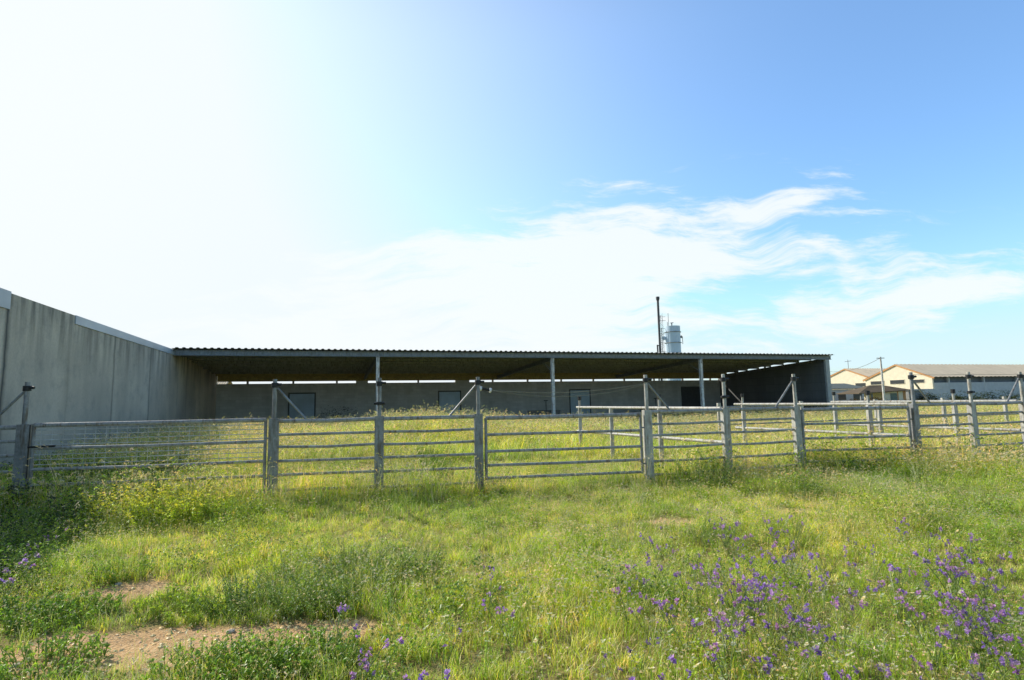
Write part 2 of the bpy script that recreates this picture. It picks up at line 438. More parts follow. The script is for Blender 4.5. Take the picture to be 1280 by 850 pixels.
# ------------------------------------------------------------------ corral fence
RAILH = (1.33, 1.11, .90, .67, .435, .19)
def post(parent, p, tall=True, brace=0, clamp=False, direction=(1, 0), wide=.15, mat=M_galv, lean=0.0):
    """C-section post with a thin tube extension; brace=+-1 runs along the fence; origin at p"""
    dx = Vector((direction[0], direction[1], 0)).normalized(); nx = Vector((-dx.y, dx.x, 0))
    M = Matrix.Translation(p) @ Matrix((dx, nx, Vector((0, 0, 1)))).transposed().to_4x4()
    m = MB(); w = wide / 2
    zt = 1.37
    m.box((-w, -.05, -.3), (w, -.042, zt), M)            # web facing the camera
    m.box((-w, -.042, -.3), (-w + .008, .05, zt), M); m.box((w - .008, -.042, -.3), (w, .05, zt), M)
    m.box((-w + .008, .042, -.3), (-w + .035, .05, zt), M); m.box((w - .035, .042, -.3), (w - .008, .05, zt), M)
    po = m.build('post', mat, parent, bevel=.002)
    if tall:
        m = MB(); m.tube([M @ Vector((0, -.01, 1.2)), M @ Vector((lean, -.01, 2.02))], .034, 10); m.build('tube_extension', M_galv_w if mat is M_galv_w else M_galv, po, smooth=True)
        m = MB(); m.tube([M @ Vector((lean, -.01, 1.88)), M @ Vector((lean, -.01, 1.96))], .055, 10); m.tube([M @ Vector((lean + .02, -.03, 1.93)), M @ Vector((lean + .11, -.03, 1.93))], .022, 8); m.build('insulator', M_black, po, smooth=True)
        if clamp:
            m = MB(); m.tube([M @ Vector((0, -.01, 1.56)), M @ Vector((0, -.01, 1.61))], .058, 10); m.tube([M @ Vector((-.09, -.03, 1.585)), M @ Vector((.09, -.03, 1.585))], .024, 8); m.build('insulator', M_black, po, smooth=True)
    if brace:
        m = MB(); m.tube([M @ Vector((brace * .03, -.0, 1.88)), M @ Vector((brace * .5, 0, 1.35))], .02, 8); m.build('brace', M_galv, po, smooth=True)
    return po
def rail(parent, a, b, z, r=.026, mat=M_galv, name='rail', sag=.0):
    a = Vector(a); b = Vector(b); mid = (a + b) / 2
    m = MB(); m.tube([(a.x, a.y, z), (mid.x, mid.y, z - sag), (b.x, b.y, z)], r, 10); return m.build(name, mat, parent, smooth=True)
P_ = {}
for k, (x, y) in dict(g0=(-7.52, 8.57), a0=(-3.97, 9.24), a1=(-2.29, 9.51), a2=(-.62, 9.83), g1=(2.47, 10.32), b1=(4.12, 10.85), b2=(5.75, 11.35), c0=(8.35, 11.62), c1=(9.95, 12.1), c2=(11.55, 12.62), c3=(13.15, 13.1), z0=(-9.15, 8.27)).items():
    P_[k] = Vector((x, y, 0))
def dirof(a, b): d = (P_[b] - P_[a]); return (d.x, d.y)
def section(keys, label, posts, mats=M_galv, name='corral_fence', heights=RAILH):
    root = empty(name, P_[keys[0]], 0, label, 'fence')
    inv = -P_[keys[0]]
    for k, kw in posts: 
        d = dirof(keys[0], keys[-1]); post(root, P_[k] + inv, direction=d, **kw)
    for a, b in zip(keys, keys[1:]):
        for i, z in enumerate(heights):
            pa, pb = P_[a] + inv, P_[b] + inv; t = (pb - pa).normalized()
            rail(root, pa + t * (.07 if i else -.02), pb - t * (.07 if i else -.02), z + random.uniform(-.012, .012), .034 if i == 0 else .024, M_rail, sag=random.uniform(-.004, .02))
    return root
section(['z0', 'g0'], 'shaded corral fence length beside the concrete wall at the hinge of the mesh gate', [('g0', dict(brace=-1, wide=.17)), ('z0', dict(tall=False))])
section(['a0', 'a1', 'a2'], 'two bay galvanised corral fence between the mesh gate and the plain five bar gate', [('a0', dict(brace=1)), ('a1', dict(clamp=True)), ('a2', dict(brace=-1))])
section(['g1', 'b1', 'b2'], 'two bay galvanised corral fence with posts coloured pale for sunlight, in front of the dark shed doorway', [('g1', dict(brace=1, mat=M_galv_w)), ('b1', dict(clamp=True, mat=M_galv_w)), ('b2', dict(brace=-1, mat=M_galv_w))])  # paler steel on these posts puts the sunlight into their colour
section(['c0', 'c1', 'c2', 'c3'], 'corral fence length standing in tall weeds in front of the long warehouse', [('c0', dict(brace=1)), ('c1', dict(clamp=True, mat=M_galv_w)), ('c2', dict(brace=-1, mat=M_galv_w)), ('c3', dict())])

M_colw2 = mat_galv('bright_wire', (.7, .7, .7), (.4, .35, .3), .5, .1)
GATEH = (1.29, 1.0, .71, .47, .25)
def gate(a, b, label, mesh=False, heights=GATEH, hasrib=True, latch=True):
    pa, pb = P_[a], P_[b]; t = (pb - pa).normalized(); L = (pb - pa).length
    root = empty('livestock_gate', pa, math.atan2(t.y, t.x), label, 'gate')
    x0, x1 = .13, L - .13
    m = MB()
    for x in (x0, x1):
        m = MB(); m.tube([(x, 0, heights[-1] - .03), (x, 0, heights[0])], .026, 10); m.build('stile', M_galv, root, smooth=True)
    for i, z in enumerate(heights):
        rail(root, (x0, 0, 0), (x1, 0, 0), z, .036 if i == 0 else .026, M_rail, sag=random.uniform(-.003, .014))
    if mesh:
        m = MB(); z0, z1 = heights[2], heights[0]
        for z in np.arange(z0 + .07, z1 - .03, .075):
            m.tube([(x0 + .02, -.005, z), (x1 - .02, -.005, z)], .0065, 5)
        for x in np.arange(x0 + .1, x1 - .05, .15):
            m.tube([(x, .004, z0), (x, .004, z1)], .0028, 4)
        m.build('wire_mesh', M_colw2, root)
    if latch:
        m = MB(); m.tube([(.075, -.02, .55), (.075, -.02, 1.36)], .016, 8); m.tube([(-.02, -.034, 1.02), (.45, -.034, 1.03)], .014, 8); m.build('latch', M_black, root, smooth=True)
    for z in (1.05, .4):
        m = MB(); m.tube([(L - .13, -.02, z), (L - .02, -.02, z)], .014, 8); m.build('hinge', M_galv_d, root, smooth=True)
    return root
gate('g0', 'a0', 'long galvanised gate with wire mesh in its upper half, partly in wall shadow', True, (1.35, 1.0, .68, .44, .2))
gate('a2', 'g1', 'plain five bar galvanised gate in the middle, below the loose electric gate handle', latch=False)
gate('b2', 'c0', 'plain five bar galvanised gate in front of the shed end wall and the far houses', latch=False)

# inner race panels running back from the fence
def race(start, s_end, marks, label, low=True, s0=0.0, lone=False):
    d = Vector((-.425, .905, 0)).normalized()
    if start == 'b1': d = Vector((-2.25, 4.8, 0)).normalized()
    root = empty('race_fence', P_[start] + d * s0, 0, label, 'fence')
    for s, tall in marks:
        p = d * (s - s0)
        m = MB(); m.box((p.x - .045, p.y - .045, -.2), (p.x + .045, p.y + .045, 1.34))
        po = m.build('post', M_galv_w, root, bevel=.006)
        if tall:
            m = MB(); m.tube([(p.x, p.y, 1.342), (p.x, p.y, 1.6)], .03, 8); m.build('tube_extension', M_galv_w, po, smooth=True)
            m = MB(); m.tube([(p.x, p.y, 1.56), (p.x, p.y, 1.66)], .05, 8); m.build('insulator', M_black, po, smooth=True)
    a, e = d * .1, d * (s_end - s0)
    rail(root, a, e, 1.36, .034, M_galv_w)
    if low: rail(root, a, e, .70, .036, M_galv_w)
    return root
race('b1', 5.45, [(1.92, True), (3.8, False), (5.3, True)], 'pale race fence of two rails running back from the fence post before the dark doorway')
race('c0', 4.75, [(.93, True), (2.75, True), (4.45, True)], 'pale race fence running back towards the shed end wall from the weedy gate post')
race('c2', 4.6, [(1.36, True), (3.2, False), (4.5, True)], 'pale race fence running back from the fence in front of the long warehouse')
# parallel rail further back
rb = empty('back_rail_fence', (3.9, 17.6, 0), 0, 'thin rail fence across the back of the corral in tall grass, before the far houses', 'fence')
for i in range(8):
    x = 2.6 + i * 3.1; y = i * .95
    m = MB(); m.box((x - .05, y - .05, -.2), (x + .05, y + .05, 1.38)); po = m.build('post', M_galv_w, rb, bevel=.005)
rail(rb, (2.6, 0, 0), (2.6 + 7 * 3.1, 7 * .95, 0), 1.25, .03, M_galv); rail(rb, (2.6, 0, 0), (2.6 + 7 * 3.1, 7 * .95, 0), .7, .024, M_galv)

# loose gate handle and electric cords
hp = D(600, 486.5, 9.85)
gh = empty('gate_handle', hp, R(10), 'black electric fence gate handle with white ends hanging beside a fence post', 'handle')
m = MB(); m.tube([(.03, 0, .01), (.17, 0, -.02)], .022, 10); m.build('grip', M_black, gh, smooth=True)
for x, z in ((.015, .013), (.185, -.023)):
    m = MB(); m.tube([(x - .016, 0, z + .002), (x + .016, 0, z - .004)], .042, 12); m.build('end_disc', M_white, gh, smooth=True)
def cord(name, pts, r, mat, label, cat):
    m = MB(); m.tube(pts, r, 5); return tag(m.build(name, mat, None, smooth=True), label, cat)
def sagline(a, b, sag, n=14):
    a = Vector(a); b = Vector(b)
    return [a.lerp(b, i / n) - Vector((0, 0, 4 * sag * (i / n) * (1 - i / n))) for i in range(n + 1)]
M_cord = simple('pale_cord', (.30, .28, .22), .8)
top = lambda k, h=1.93: Vector((P_[k].x, P_[k].y - .03, h))
cord('slack_cord', sagline(hp + Vector((.2, .02, -.02)), top('g1', 1.86), .10), .005, M_cord, 'upper thin electric cord sagging from the gate handle to the next tall post', 'cord')
cord('slack_cord', sagline(hp + Vector((.2, .02, -.025)), top('g1', 1.84), .16), .004, M_cord, 'lower slack electric cord sagging below the one from the gate handle', 'cord')
cord('tie_cord', sagline(top('a2', 1.88), hp + Vector((0, 0, .01)), .0), .004, M_cord, 'short cord tying the gate handle to the post top', 'cord')
for a, b, l in (('c0', 'c1', 'wire along the post tops from the weedy gate post to the next tall post'), ('c1', 'c2', 'wire along the post tops between the two tall posts before the warehouse'), ('c2', 'c3', 'wire along the post tops leaving the picture at the far end of the fence')):
    cord('electric_wire', sagline(top(a, 1.97), top(b, 1.97), .01), .004, M_cord, l, 'wire')

# ------------------------------------------------------------------ chimney, tank tower behind the shed
cx = D(825.5, 443, 62)
ch = empty('chimney', (cx.x, 62, 0), 0, 'tall thin dark chimney pipe rising behind the shed roof', 'chimney')
m = MB(); m.tube([(0, 0, 0), (0, 0, D(822, 372, 62).z)], .13, 10); m.build('pipe', M_frame, ch, smooth=True)
zt = D(822, 371, 62).z
m = MB(); m.tube([(0, 0, zt - .25), (0, 0, zt)], .21, 12); m.tube([(0, 0, zt - .45), (0, 0, zt - .25)], .14, 12, r2=.2); m.build('cowl', M_frame, ch, smooth=True)
m = MB(); m.tube([(-.28, 0, 0), (-.28, 0, D(821, 431, 62).z)], .09, 8); m.tube([(-.28, 0, D(821, 431, 62).z - .1), (0, 0, D(821, 431, 62).z - .1)], .05, 8); m.build('side_pipe', M_frame, ch, smooth=True)
ty = 110.0
tl, trr = D(832, 425, ty), D(850.5, 425, ty); tr_ = (trr.x - tl.x) / 2; zt = D(841, 408, ty).z
tk = empty('water_tower', ((tl.x + trr.x) / 2, ty, 0), 0, 'blue grey cylindrical tank tower with ladder and antennas behind the shed', 'tower')
M_tank = mat_sheet('blue_grey_paint', (.50, .64, .78), .06, .6, .05, (.42, .54, .66))
m = MB(); m.tube([(0, 0, 0), (0, 0, zt)], tr_ * .96, 32, r2=tr_ * 1.0); m.build('tank', M_tank, tk, smooth=True)
for zq in (zt - 1.2, zt - 3.35, zt - 5.4):
    m = MB(); 
    ring = [((tr_ + .12) * math.cos(w), (tr_ + .12) * math.sin(w), zq) for w in np.linspace(0, 2 * math.pi, 33)]
    m.tube(ring, .06, 6, cap=False); m.build('ring_rail', M_galv_d, tk)
m = MB(); x = -tr_ - .9
for q in (-.25, .25): m.tube([(x + q, 0, 0), (x + q, 0, zt - .3)], .05, 6)
for z in np.arange(8, zt - .3, .45): m.tube([(x - .25, 0, z), (x + .25, 0, z)], .03, 5)
for z in (zt - .4, zt - 1.5, zt - 2.4, zt - 3.3, zt - 5): m.tube([(x, 0, z), (-tr_ * .9, 0, z)], .04, 5)
m.build('ladder', M_galv, tk)
m = MB(); m.box((-tr_ - .75, -.3, zt - 2.7), (-tr_ - .1, .3, zt - 2.0)); m.build('platform_box', M_tank, tk, bevel=.03)
m = MB(); m.tube([(-tr_ * .5, 0, zt), (-tr_ * .5, 0, zt + 2.7)], .05, 6); m.tube([(-tr_ * .65, 0, zt), (-tr_ * .65, 0, zt + .9)], .05, 6)
m.tube([(-.1, 0, zt), (-.1, 0, zt + .7)], .12, 8); m.tube([(-.35, 0, zt + .7), (.25, 0, zt + .75)], .08, 6); m.build('antenna', M_galv_d, tk)
m = MB(); m.tube([(tr_ + .1, 0, zt - 2.1), (tr_ + .5, 0, zt - 2.1)], .05, 6); m.tube([(tr_ + .45, 0, zt - 3.6), (tr_ + .45, 0, zt - 2.1)], .06, 6); m.box((tr_ - .2, -.25, zt - 2.4), (tr_ + .3, -.05, zt - 1.9)); m.build('bracket', M_galv_d, tk)
mx = D(829, 440, 100).x
ms = empty('lattice_mast', (mx, 100, 0), 0, 'thin pale lattice mast between chimney and tank tower', 'mast')
m = MB(); zt2 = D(829, 394, 100).z
for q in (-.25, .25): m.tube([(q, 0, 0), (q * .6, 0, zt2)], .035, 5)
for i, z in enumerate(np.arange(6, zt2, .6)): m.tube([(-.24 if i % 2 else .24, 0, z), (.24 if i % 2 else -.24, 0, z + .6)], .02, 4)
m.build('lattice', M_galv, ms)
m = MB()
for z in (zt2 - .3, zt2 - 1.0): m.tube([(-.5, 0, z), (.7, 0, z)], .03, 4)
m.tube([(-.3, 0, zt2 - 1.2), (-.3, 0, zt2)], .02, 4); m.build('aerial', M_galv, ms)

# ------------------------------------------------------------------ warehouses and yard buildings on the right
M_cream = simple('cream_render', (.78, .70, .54), .9, 0, .1, 2)
M_orange = simple('orange_brick_edge', (.58, .30, .13), .85, 0, .15, 3)
M_tan = mat_sheet('weathered_hazed_fibre_roof', (.74, .60, .42), .12, .95, 0, (.60, .48, .33))  # roof and wall tones lightened to suggest distance haze
M_lgrey = simple('pale_grey_render', (.55, .56, .58), .9, 0, .1, 2)
M_win = simple('dark_window', (.05, .055, .06), .25, 0, .2)
M_vent = simple('vent_shadow_tone', (.16, .18, .21), .8)
def warehouse(name, loc, w, L, eave, ridge, label, wins, bays):
    r = empty(name, loc, ANG, label, 'warehouse')
    # gable end wall at x=0
    m = MB(); poly = [(0, 0), (w, 0), (w, eave), (w / 2, ridge), (0, eave)]
    m.v = [(0, y, z) for y, z in poly] + [(.25, y, z) for y, z in poly]; m.c = [(1, 1, 1)] * 10
    m.f = [(4, 3, 2, 1, 0), (5, 6, 7, 8, 9)] + [(i, (i + 1) % 5, (i + 1) % 5 + 5, i + 5) for i in range(5)]
    g = m.build('gable_wall', M_cream, r)
    m = MB(); m.bar((-.06, -.3, eave - .18), (-.06, w / 2, ridge + .0), .16, .16); m.bar((-.06, w / 2, ridge), (-.06, w + .3, eave - .18), .16, .16); m.build('verge', M_orange, r)
    for y0, y1, z0, z1 in wins:
        m = MB(); m.box((-.04, y0 - .06, z0 - .06), (-.003, y1 + .06, z1 + .06)); f = m.build('window', M_cream, g)
        m = MB(); m.box((-.06, y0, z0), (-.043, y1, z1)); m.build('pane', M_win, f)
    m = MB(); m.box((.252, .1, 0), (L, .3, eave - .75)); m.build('side_wall', M_lgrey, r)
    m = MB(); m.box((.252, .55, eave - .75), (L, .65, eave)); m.build('vent_shadow', M_vent, r)  # dark box paints the shadow inside the open vent band
    m = MB()
    for x in np.arange(3, L, bays): m.box((x, .08, 0), (x + .22, .3, eave - .02))
    m.build('pilaster', M_lgrey, r)
    m = MB(); m.box((.252, w - .3, 0), (L, w - .1, eave)); m.build('side_wall', M_lgrey, r)
    for s in (0, 1):
        y0, y1 = (-.35, w / 2) if s == 0 else (w + .35, w / 2)
        z0 = eave - .35 * (ridge - eave) / (w / 2); m = MB(); n = 60
        pts = []
        for i in range(n * 2 + 1):
            x = -.15 + (L + .3) * i / (n * 2); pts.append((x, .06 if i % 2 else 0))
        m.v = [(x, y0, z0 + .08 + q) for x, q in pts] + [(x, y1, ridge + .08 + q) for x, q in pts]; m.c = [(1, 1, 1)] * len(m.v)
        N = len(pts); m.f = [(i, i + 1, N + i + 1, N + i) for i in range(N - 1)]
        m.build('roof', M_tan, r)
    return r
w1c = D(1165, 472, 68.7)
warehouse('warehouse', (w1c.x, 68.7, 0), 9.0, 46, 3.5, 5.25, 'long cream gabled warehouse with tan roof and dark strip of vent shadow under the eaves', [(6.3, 8.2, 2.75, 3.2), (3.5, 5.4, 2.75, 3.25), (1.0, 2.6, 2.8, 3.2)], 6.5)
w2c = D(1096, 474, 79)
warehouse('warehouse', (w2c.x, 79, 0), 10, 30, 3.5, 5.3, 'smaller cream gabled warehouse with orange verge, just right of the shed end', [(1.2, 3.4, 2.6, 3.1), (5.2, 7.2, 2.6, 3.1)], 6.0)
bc = D(262, 480, 64)
warehouse('warehouse', (bc.x - 12.5, 60.0, 0), 8.0, 14.5, 3.6, 4.7, 'far cream building glimpsed through the gap above the shed back wall at its left end', [(2.5, 4.0, 2.4, 3.0)], 5.0)
# tv aerial on the small one
ax = D(1061, 465, 85); m = MB(); m.tube([(ax.x, 85, 4.6), (ax.x, 85, 6.8)], .04, 5); m.tube([(ax.x - .5, 85, 6.5), (ax.x + .5, 85, 6.6)], .03, 4)
tag(m.build('roof_aerial', M_galv_d), 'small aerial on the roof of the smaller warehouse', 'aerial')
# lean-to annex
a0 = D(1044, 500, 62)
an = empty('annex', (a0.x - 3, 62, 0), ANG * .3, 'low pale blue grey annex with dark lean-to roof, before the smaller warehouse', 'annex')
m = MB(); m.box((0, 0, 0), (6.9, 3.5, 2.1)); m.build('wall', M_lgrey, an)
m = MB(); m.v = [(-.2, -.3, 2.12), (7.2, -.3, 2.12), (7.2, 3.7, 2.75), (-.2, 3.7, 2.75), (-.2, -.3, 2.2), (7.2, -.3, 2.2), (7.2, 3.7, 2.83), (-.2, 3.7, 2.83)]; m.c = [(1, 1, 1)] * 8
m.f = [(0, 3, 2, 1), (4, 5, 6, 7), (0, 1, 5, 4), (1, 2, 6, 5), (2, 3, 7, 6), (3, 0, 4, 7)]; m.build('roof', simple('dark_sheet', (.12, .135, .12), .8), an)
for x in (3.6, 5.4):
    m = MB(); m.box((x, -.03, .9), (x + .9, -.004, 1.6)); m.build('window', M_win, an)
# perimeter wall
p0, p1 = D(1095, 500, 64.5), D(1180, 500, 66.5)
m = MB(); m.bar((p0.x, 64.5, .98), (p1.x, 66.5, .98), .2, 2.0); tag(m.build('perimeter_wall', M_lgrey), 'plain pale grey wall in front of the cream gable, behind the tiled hut', 'wall')
# tiled hut
h0 = D(1103, 500, 57)
hut = empty('tiled_hut', (h0.x, 57, 0), R(8), 'tiny cream hut with orange corners and sagging brown tiled roof', 'hut')
m = MB(); m.box((0, 0, 0), (2.7, 2.4, 1.85)); hw = m.build('wall', M_cream, hut)
for x in (-.02, 1.75, 2.42):
    m = MB(); m.box((x, -.035, 0), (x + (.3 if x != 1.75 else .12), -.004, 1.85)); m.build('quoin', M_orange, hut)
m = MB(); m.box((.95, -.03, 0), (1.7, -.003, 1.55)); m.build('door', simple('grey_green_door', (.16, .2, .17), .7), hut)
M_tile = mat_block('brown_tiles', (.20, .15, .10), (.10, .08, .05), .25, .12)
m = MB(); m.v = [(-2.9, -.4, 1.62), (3.1, -.4, 1.88), (3.1, 2.8, 1.88), (-2.9, 2.8, 1.62), (-.3, 1.2, 2.42), (1.2, 1.2, 2.42), (-2.9, -.4, 1.54), (3.1, -.4, 1.80), (3.1, 2.8, 1.80), (-2.9, 2.8, 1.54)]; m.c = [(1, 1, 1)] * 10
m.f = [(0, 1, 5, 4), (1, 2, 5), (2, 3, 4, 5), (3, 0, 4), (6, 9, 8, 7), (0, 6, 7, 1), (1, 7, 8, 2), (2, 8, 9, 3), (3, 9, 6, 0)]; m.build('roof', M_tile, hut)
for x in (-2.6, -1.4):
    m = MB(); m.box((x, -.25, 0), (x + .14, -.1, 1.56)); m.build('porch_post', M_galv_d, hut)
s0 = D(1137, 500, 60)
m = MB(); m.box((0, 0, 0), (1.7, 1.6, 1.75)); gs = empty('store_shed', (s0.x, 60, 0), R(8), 'small grey metal store beside the tiled hut', 'shed')
m.build('wall', M_galv_d, gs); m = MB(); m.box((-.1, -.15, 1.752), (1.8, 1.7, 1.85)); m.build('roof', M_roof, gs)
m = MB(); m.box((.4, -.03, 0), (1.2, -.004, 1.5)); m.build('door', M_beam, gs)
# utility pole with its wire
up = D(1104, 486, 50)
pol = empty('utility_pole', (up.x, 50, 0), 0, 'pale concrete utility pole standing in front of the cream warehouses', 'pole')
pz = D(1101, 446, 50).z
m = MB(); m.tube([(0, 0, -.2), (0, 0, pz)], .11, 8, r2=.07); m.build('pole', M_colw, pol, smooth=True)
m = MB(); m.bar((-.35, 0, pz - .12), (.35, 0, pz - .12), .06, .06); m.build('crossarm', M_galv_d, pol)
cord('overhead_wire', sagline((up.x, 50, pz - .1), D(1030, 463, 72), .6, 16), .02, M_galv_d, 'thin overhead wire sagging from the utility pole towards the shed', 'wire')
# pale track in front of the warehouses
tkx = MB(); 
y0 = 47.5
pts = [(-60, 40), (20, 46), (50, 50.5), (120, 66), (200, 85)]
for (xa, ya), (xb, yb) in zip(pts, pts[1:]):
    tkx.face([(xa, ya, .012), (xb, yb, .012), (xb, yb + 4.2, .012), (xa, ya + 4.2, .012)])
tr = tkx.build('dirt_road', simple('pale_dirt', (.42, .38, .30), .95, 0, .15, 1.5)); tag(tr, 'pale dirt road crossing behind the corral', 'road', kind='structure')

# ------------------------------------------------------------------ vegetation
M_leaf = mat_leaf('grass_leaf'); M_weed = mat_leaf('weed_leaf', False); M_straw = mat_leaf('straw', True, .3)
M_petal = mat_leaf('petal', False, .58)
def cjit(c, v=.25):
    k = 1 + random.uniform(-v, v); return (c[0] * k * (1 + random.uniform(-.12, .12)), c[1] * k, c[2] * k * (1 + random.uniform(-.15, .15)))
def blade(m, base, az, h, w, bend, col, tipcol, seg=3):
    d = Vector((math.cos(az), math.sin(az), 0)); s = Vector((-d.y, d.x, 0)); base = Vector(base)
    prev = None
    for i in range(seg + 1):
        t = i / seg; p = base + d * (bend * h * t * t) + Vector((0, 0, h * t * (1 - .28 * bend * t)))
        ww = w * (1 - t) ** .7 * .5
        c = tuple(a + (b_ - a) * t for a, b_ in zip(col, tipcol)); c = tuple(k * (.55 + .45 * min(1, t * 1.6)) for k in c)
        cur = (p - s * ww, p + s * ww, c)
        if prev:
            i0 = len(m.v)
            if i == seg:
                m.v += [tuple(prev[0]), tuple(prev[1]), tuple(p)]; m.c += [prev[2], prev[2], c]; m.f.append((i0, i0 + 1, i0 + 2))
            else:
                m.v += [tuple(prev[0]), tuple(prev[1]), tuple(cur[1]), tuple(cur[0])]; m.c += [prev[2], prev[2], c, c]; m.f.append((i0, i0 + 1, i0 + 2, i0 + 3))
        prev = cur
    return p
def leaf(m, base, dirv, L, w, col, fold=.25, droop=.3):
    dirv = Vector(dirv).normalized(); s = dirv.cross(Vector((0, 0, 1)))
    if s.length < .05: s = Vector((1, 0, 0))
    s.normalize(); s = Matrix.Rotation(random.uniform(-.6, .6), 3, dirv) @ s; u = s.cross(dirv)
    b = Vector(base); mid = b + dirv * L * .5 + u * L * .06; tip = b + dirv * L - Vector((0, 0, droop * L))
    l = mid + s * w / 2 + u * w * fold; r = mid - s * w / 2 + u * w * fold
    i = len(m.v); m.v += [tuple(b), tuple(l), tuple(mid), tuple(r), tuple(tip)]
    c2 = tuple(k * .8 for k in col); m.c += [c2, col, c2, col, col]
    m.f += [(i, i + 2, i + 1), (i, i + 3, i + 2), (i + 2, i + 4, i + 1), (i + 2, i + 3, i + 4)]
def rnd_dir(up=.3, spread=1.0):
    a = random.uniform(0, 2 * math.pi); z = random.uniform(-.2, 1) * spread + up
    return Vector((math.cos(a), math.sin(a), z)).normalized()
def disc_pt(r): a = random.uniform(0, 6.283); q = r * math.sqrt(random.random()); return (q * math.cos(a), q * math.sin(a), 0)
GREEN, YG, DRY, DARK = (.46, .66, .05), (.80, .83, .16), (.92, .84, .56), (.15, .25, .03)
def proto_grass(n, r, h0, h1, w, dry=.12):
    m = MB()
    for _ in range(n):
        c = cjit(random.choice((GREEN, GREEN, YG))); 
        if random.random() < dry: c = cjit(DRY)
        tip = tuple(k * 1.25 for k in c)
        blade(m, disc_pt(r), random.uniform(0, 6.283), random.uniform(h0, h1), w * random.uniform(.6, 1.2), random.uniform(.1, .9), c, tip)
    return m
def proto_seed(n, r, h0, h1, green=.5, head=.05, hw=.009):
    m = MB()
    for _ in range(n):
        c = cjit(YG if random.random() < green else DRY); az = random.uniform(0, 6.283); h = random.uniform(h0, h1); b = disc_pt(r)
        tip = blade(m, b, az, h, .0035, random.uniform(.1, .5), c, c, 3)
        hc = cjit((.84, .76, .54) if random.random() < .7 else (.55, .56, .26))
        d = Vector((math.cos(az) * .6, math.sin(az) * .6, random.uniform(-.4, .8)))
        for k in range(5):                      # seed head: stacked small scales
            leaf(m, tip + d * head * (k / 5 - .25), (d + rnd_dir(0, .5) * .6), head * .42, hw, hc, .1, .2)
        if random.random() < .6:
            blade(m, b, az + 1.5, h * .5, .005, .8, c, c)
    return m
def proto_broad(n, r, h, L, col=DARK):
    m = MB()
    for _ in range(n):
        b = disc_pt(r); z = random.uniform(.01, h); c = cjit(random.choice((col, GREEN, col)), .35)
        leaf(m, (b[0], b[1], z), rnd_dir(.25, .7), L * random.uniform(.6, 1.2), L * random.uniform(.28, .45), c, .2, .35)
    return m
def proto_heads(n, r, h0, h1):
    m = MB()
    for _ in range(n):
        c = cjit(GREEN); b = disc_pt(r); tip = blade(m, b, random.uniform(0, 6.283), random.uniform(h0, h1), .004, random.uniform(.05, .3), c, c, 2)
        hc = cjit(random.choice(((.85, .80, .60), (.66, .66, .36), (.84, .70, .56))), .2)
        for k in range(8): leaf(m, tip + rnd_dir(0, 1) * .004, rnd_dir(.2, 1), .017, .010, hc, .1, 0)
        for k in range(3): leaf(m, Vector(b) + Vector((0, 0, random.uniform(.02, .7) * tip.z)), rnd_dir(.2, .5), .03, .012, cjit(GREEN), .1, .2)
    return m
def proto_yellow(n, r, h0, h1, col=(.75, .62, .06), s=.010):
    m = MB()
    for _ in range(n):
        c = cjit(GREEN); b = disc_pt(r); tip = blade(m, b, random.uniform(0, 6.283), random.uniform(h0, h1), .004, .2, c, c, 2)
        for k in range(6):
            a = k * 1.047; leaf(m, tip, (math.cos(a), math.sin(a), .25), s, s * .7, col, .05, 0)
    return m

def scatter(name, protos, pts, mat, label, cat):
    """pts: list of (x,y,z,scale,tiltx,tilty,rot)"""
    arr = np.array(pts, 'f'); me = bpy.data.meshes.new(name); me.from_pydata([tuple(p[:3]) for p in pts], [], [])
    me.attributes.new('scl', 'FLOAT', 'POINT').data.foreach_set('value', arr[:, 3].copy())
    me.attributes.new('rot', 'FLOAT_VECTOR', 'POINT').data.foreach_set('vector', arr[:, 4:7].copy().ravel())
    me.attributes.new('idx', 'INT', 'POINT').data.foreach_set('value', rng.integers(0, len(protos), len(pts)).astype('i'))
    o = bpy.data.objects.new(name, me); COL.objects.link(o)
    ng = bpy.data.node_groups.new(name, 'GeometryNodeTree')
    ng.interface.new_socket('Geometry', in_out='INPUT', socket_type='NodeSocketGeometry'); ng.interface.new_socket('Geometry', in_out='OUTPUT', socket_type='NodeSocketGeometry')
    N = ng.nodes; L = ng.links
    gi = N.new('NodeGroupInput'); go = N.new('NodeGroupOutput'); jo = N.new('GeometryNodeJoinGeometry'); ip = N.new('GeometryNodeInstanceOnPoints')
    for k, p in enumerate(protos):
        po = bpy.data.objects.new(name + '_tuft', p.mesh(name + '_tuft', mat, cols=True))
        oi = N.new('GeometryNodeObjectInfo'); oi.inputs['Object'].default_value = po; oi.inputs['As Instance'].default_value = True
        L.new(oi.outputs['Geometry'], jo.inputs[0])
    def na(nm, t):
        a = N.new('GeometryNodeInputNamedAttribute'); a.data_type = t; a.inputs['Name'].default_value = nm; return a.outputs['Attribute']
    e2r = N.new('FunctionNodeEulerToRotation'); L.new(na('rot', 'FLOAT_VECTOR'), e2r.inputs[0])
    L.new(gi.outputs[0], ip.inputs['Points']); L.new(jo.outputs[0], ip.inputs['Instance']); ip.inputs['Pick Instance'].default_value = True
    L.new(na('idx', 'INT'), ip.inputs['Instance Index']); L.new(e2r.outputs[0], ip.inputs['Rotation']); L.new(na('scl', 'FLOAT'), ip.inputs['Scale'])
    L.new(ip.outputs[0], go.inputs[0])
    md = o.modifiers.new('tufts', 'NODES'); md.node_group = ng
    return tag(o, label, cat, kind='stuff')

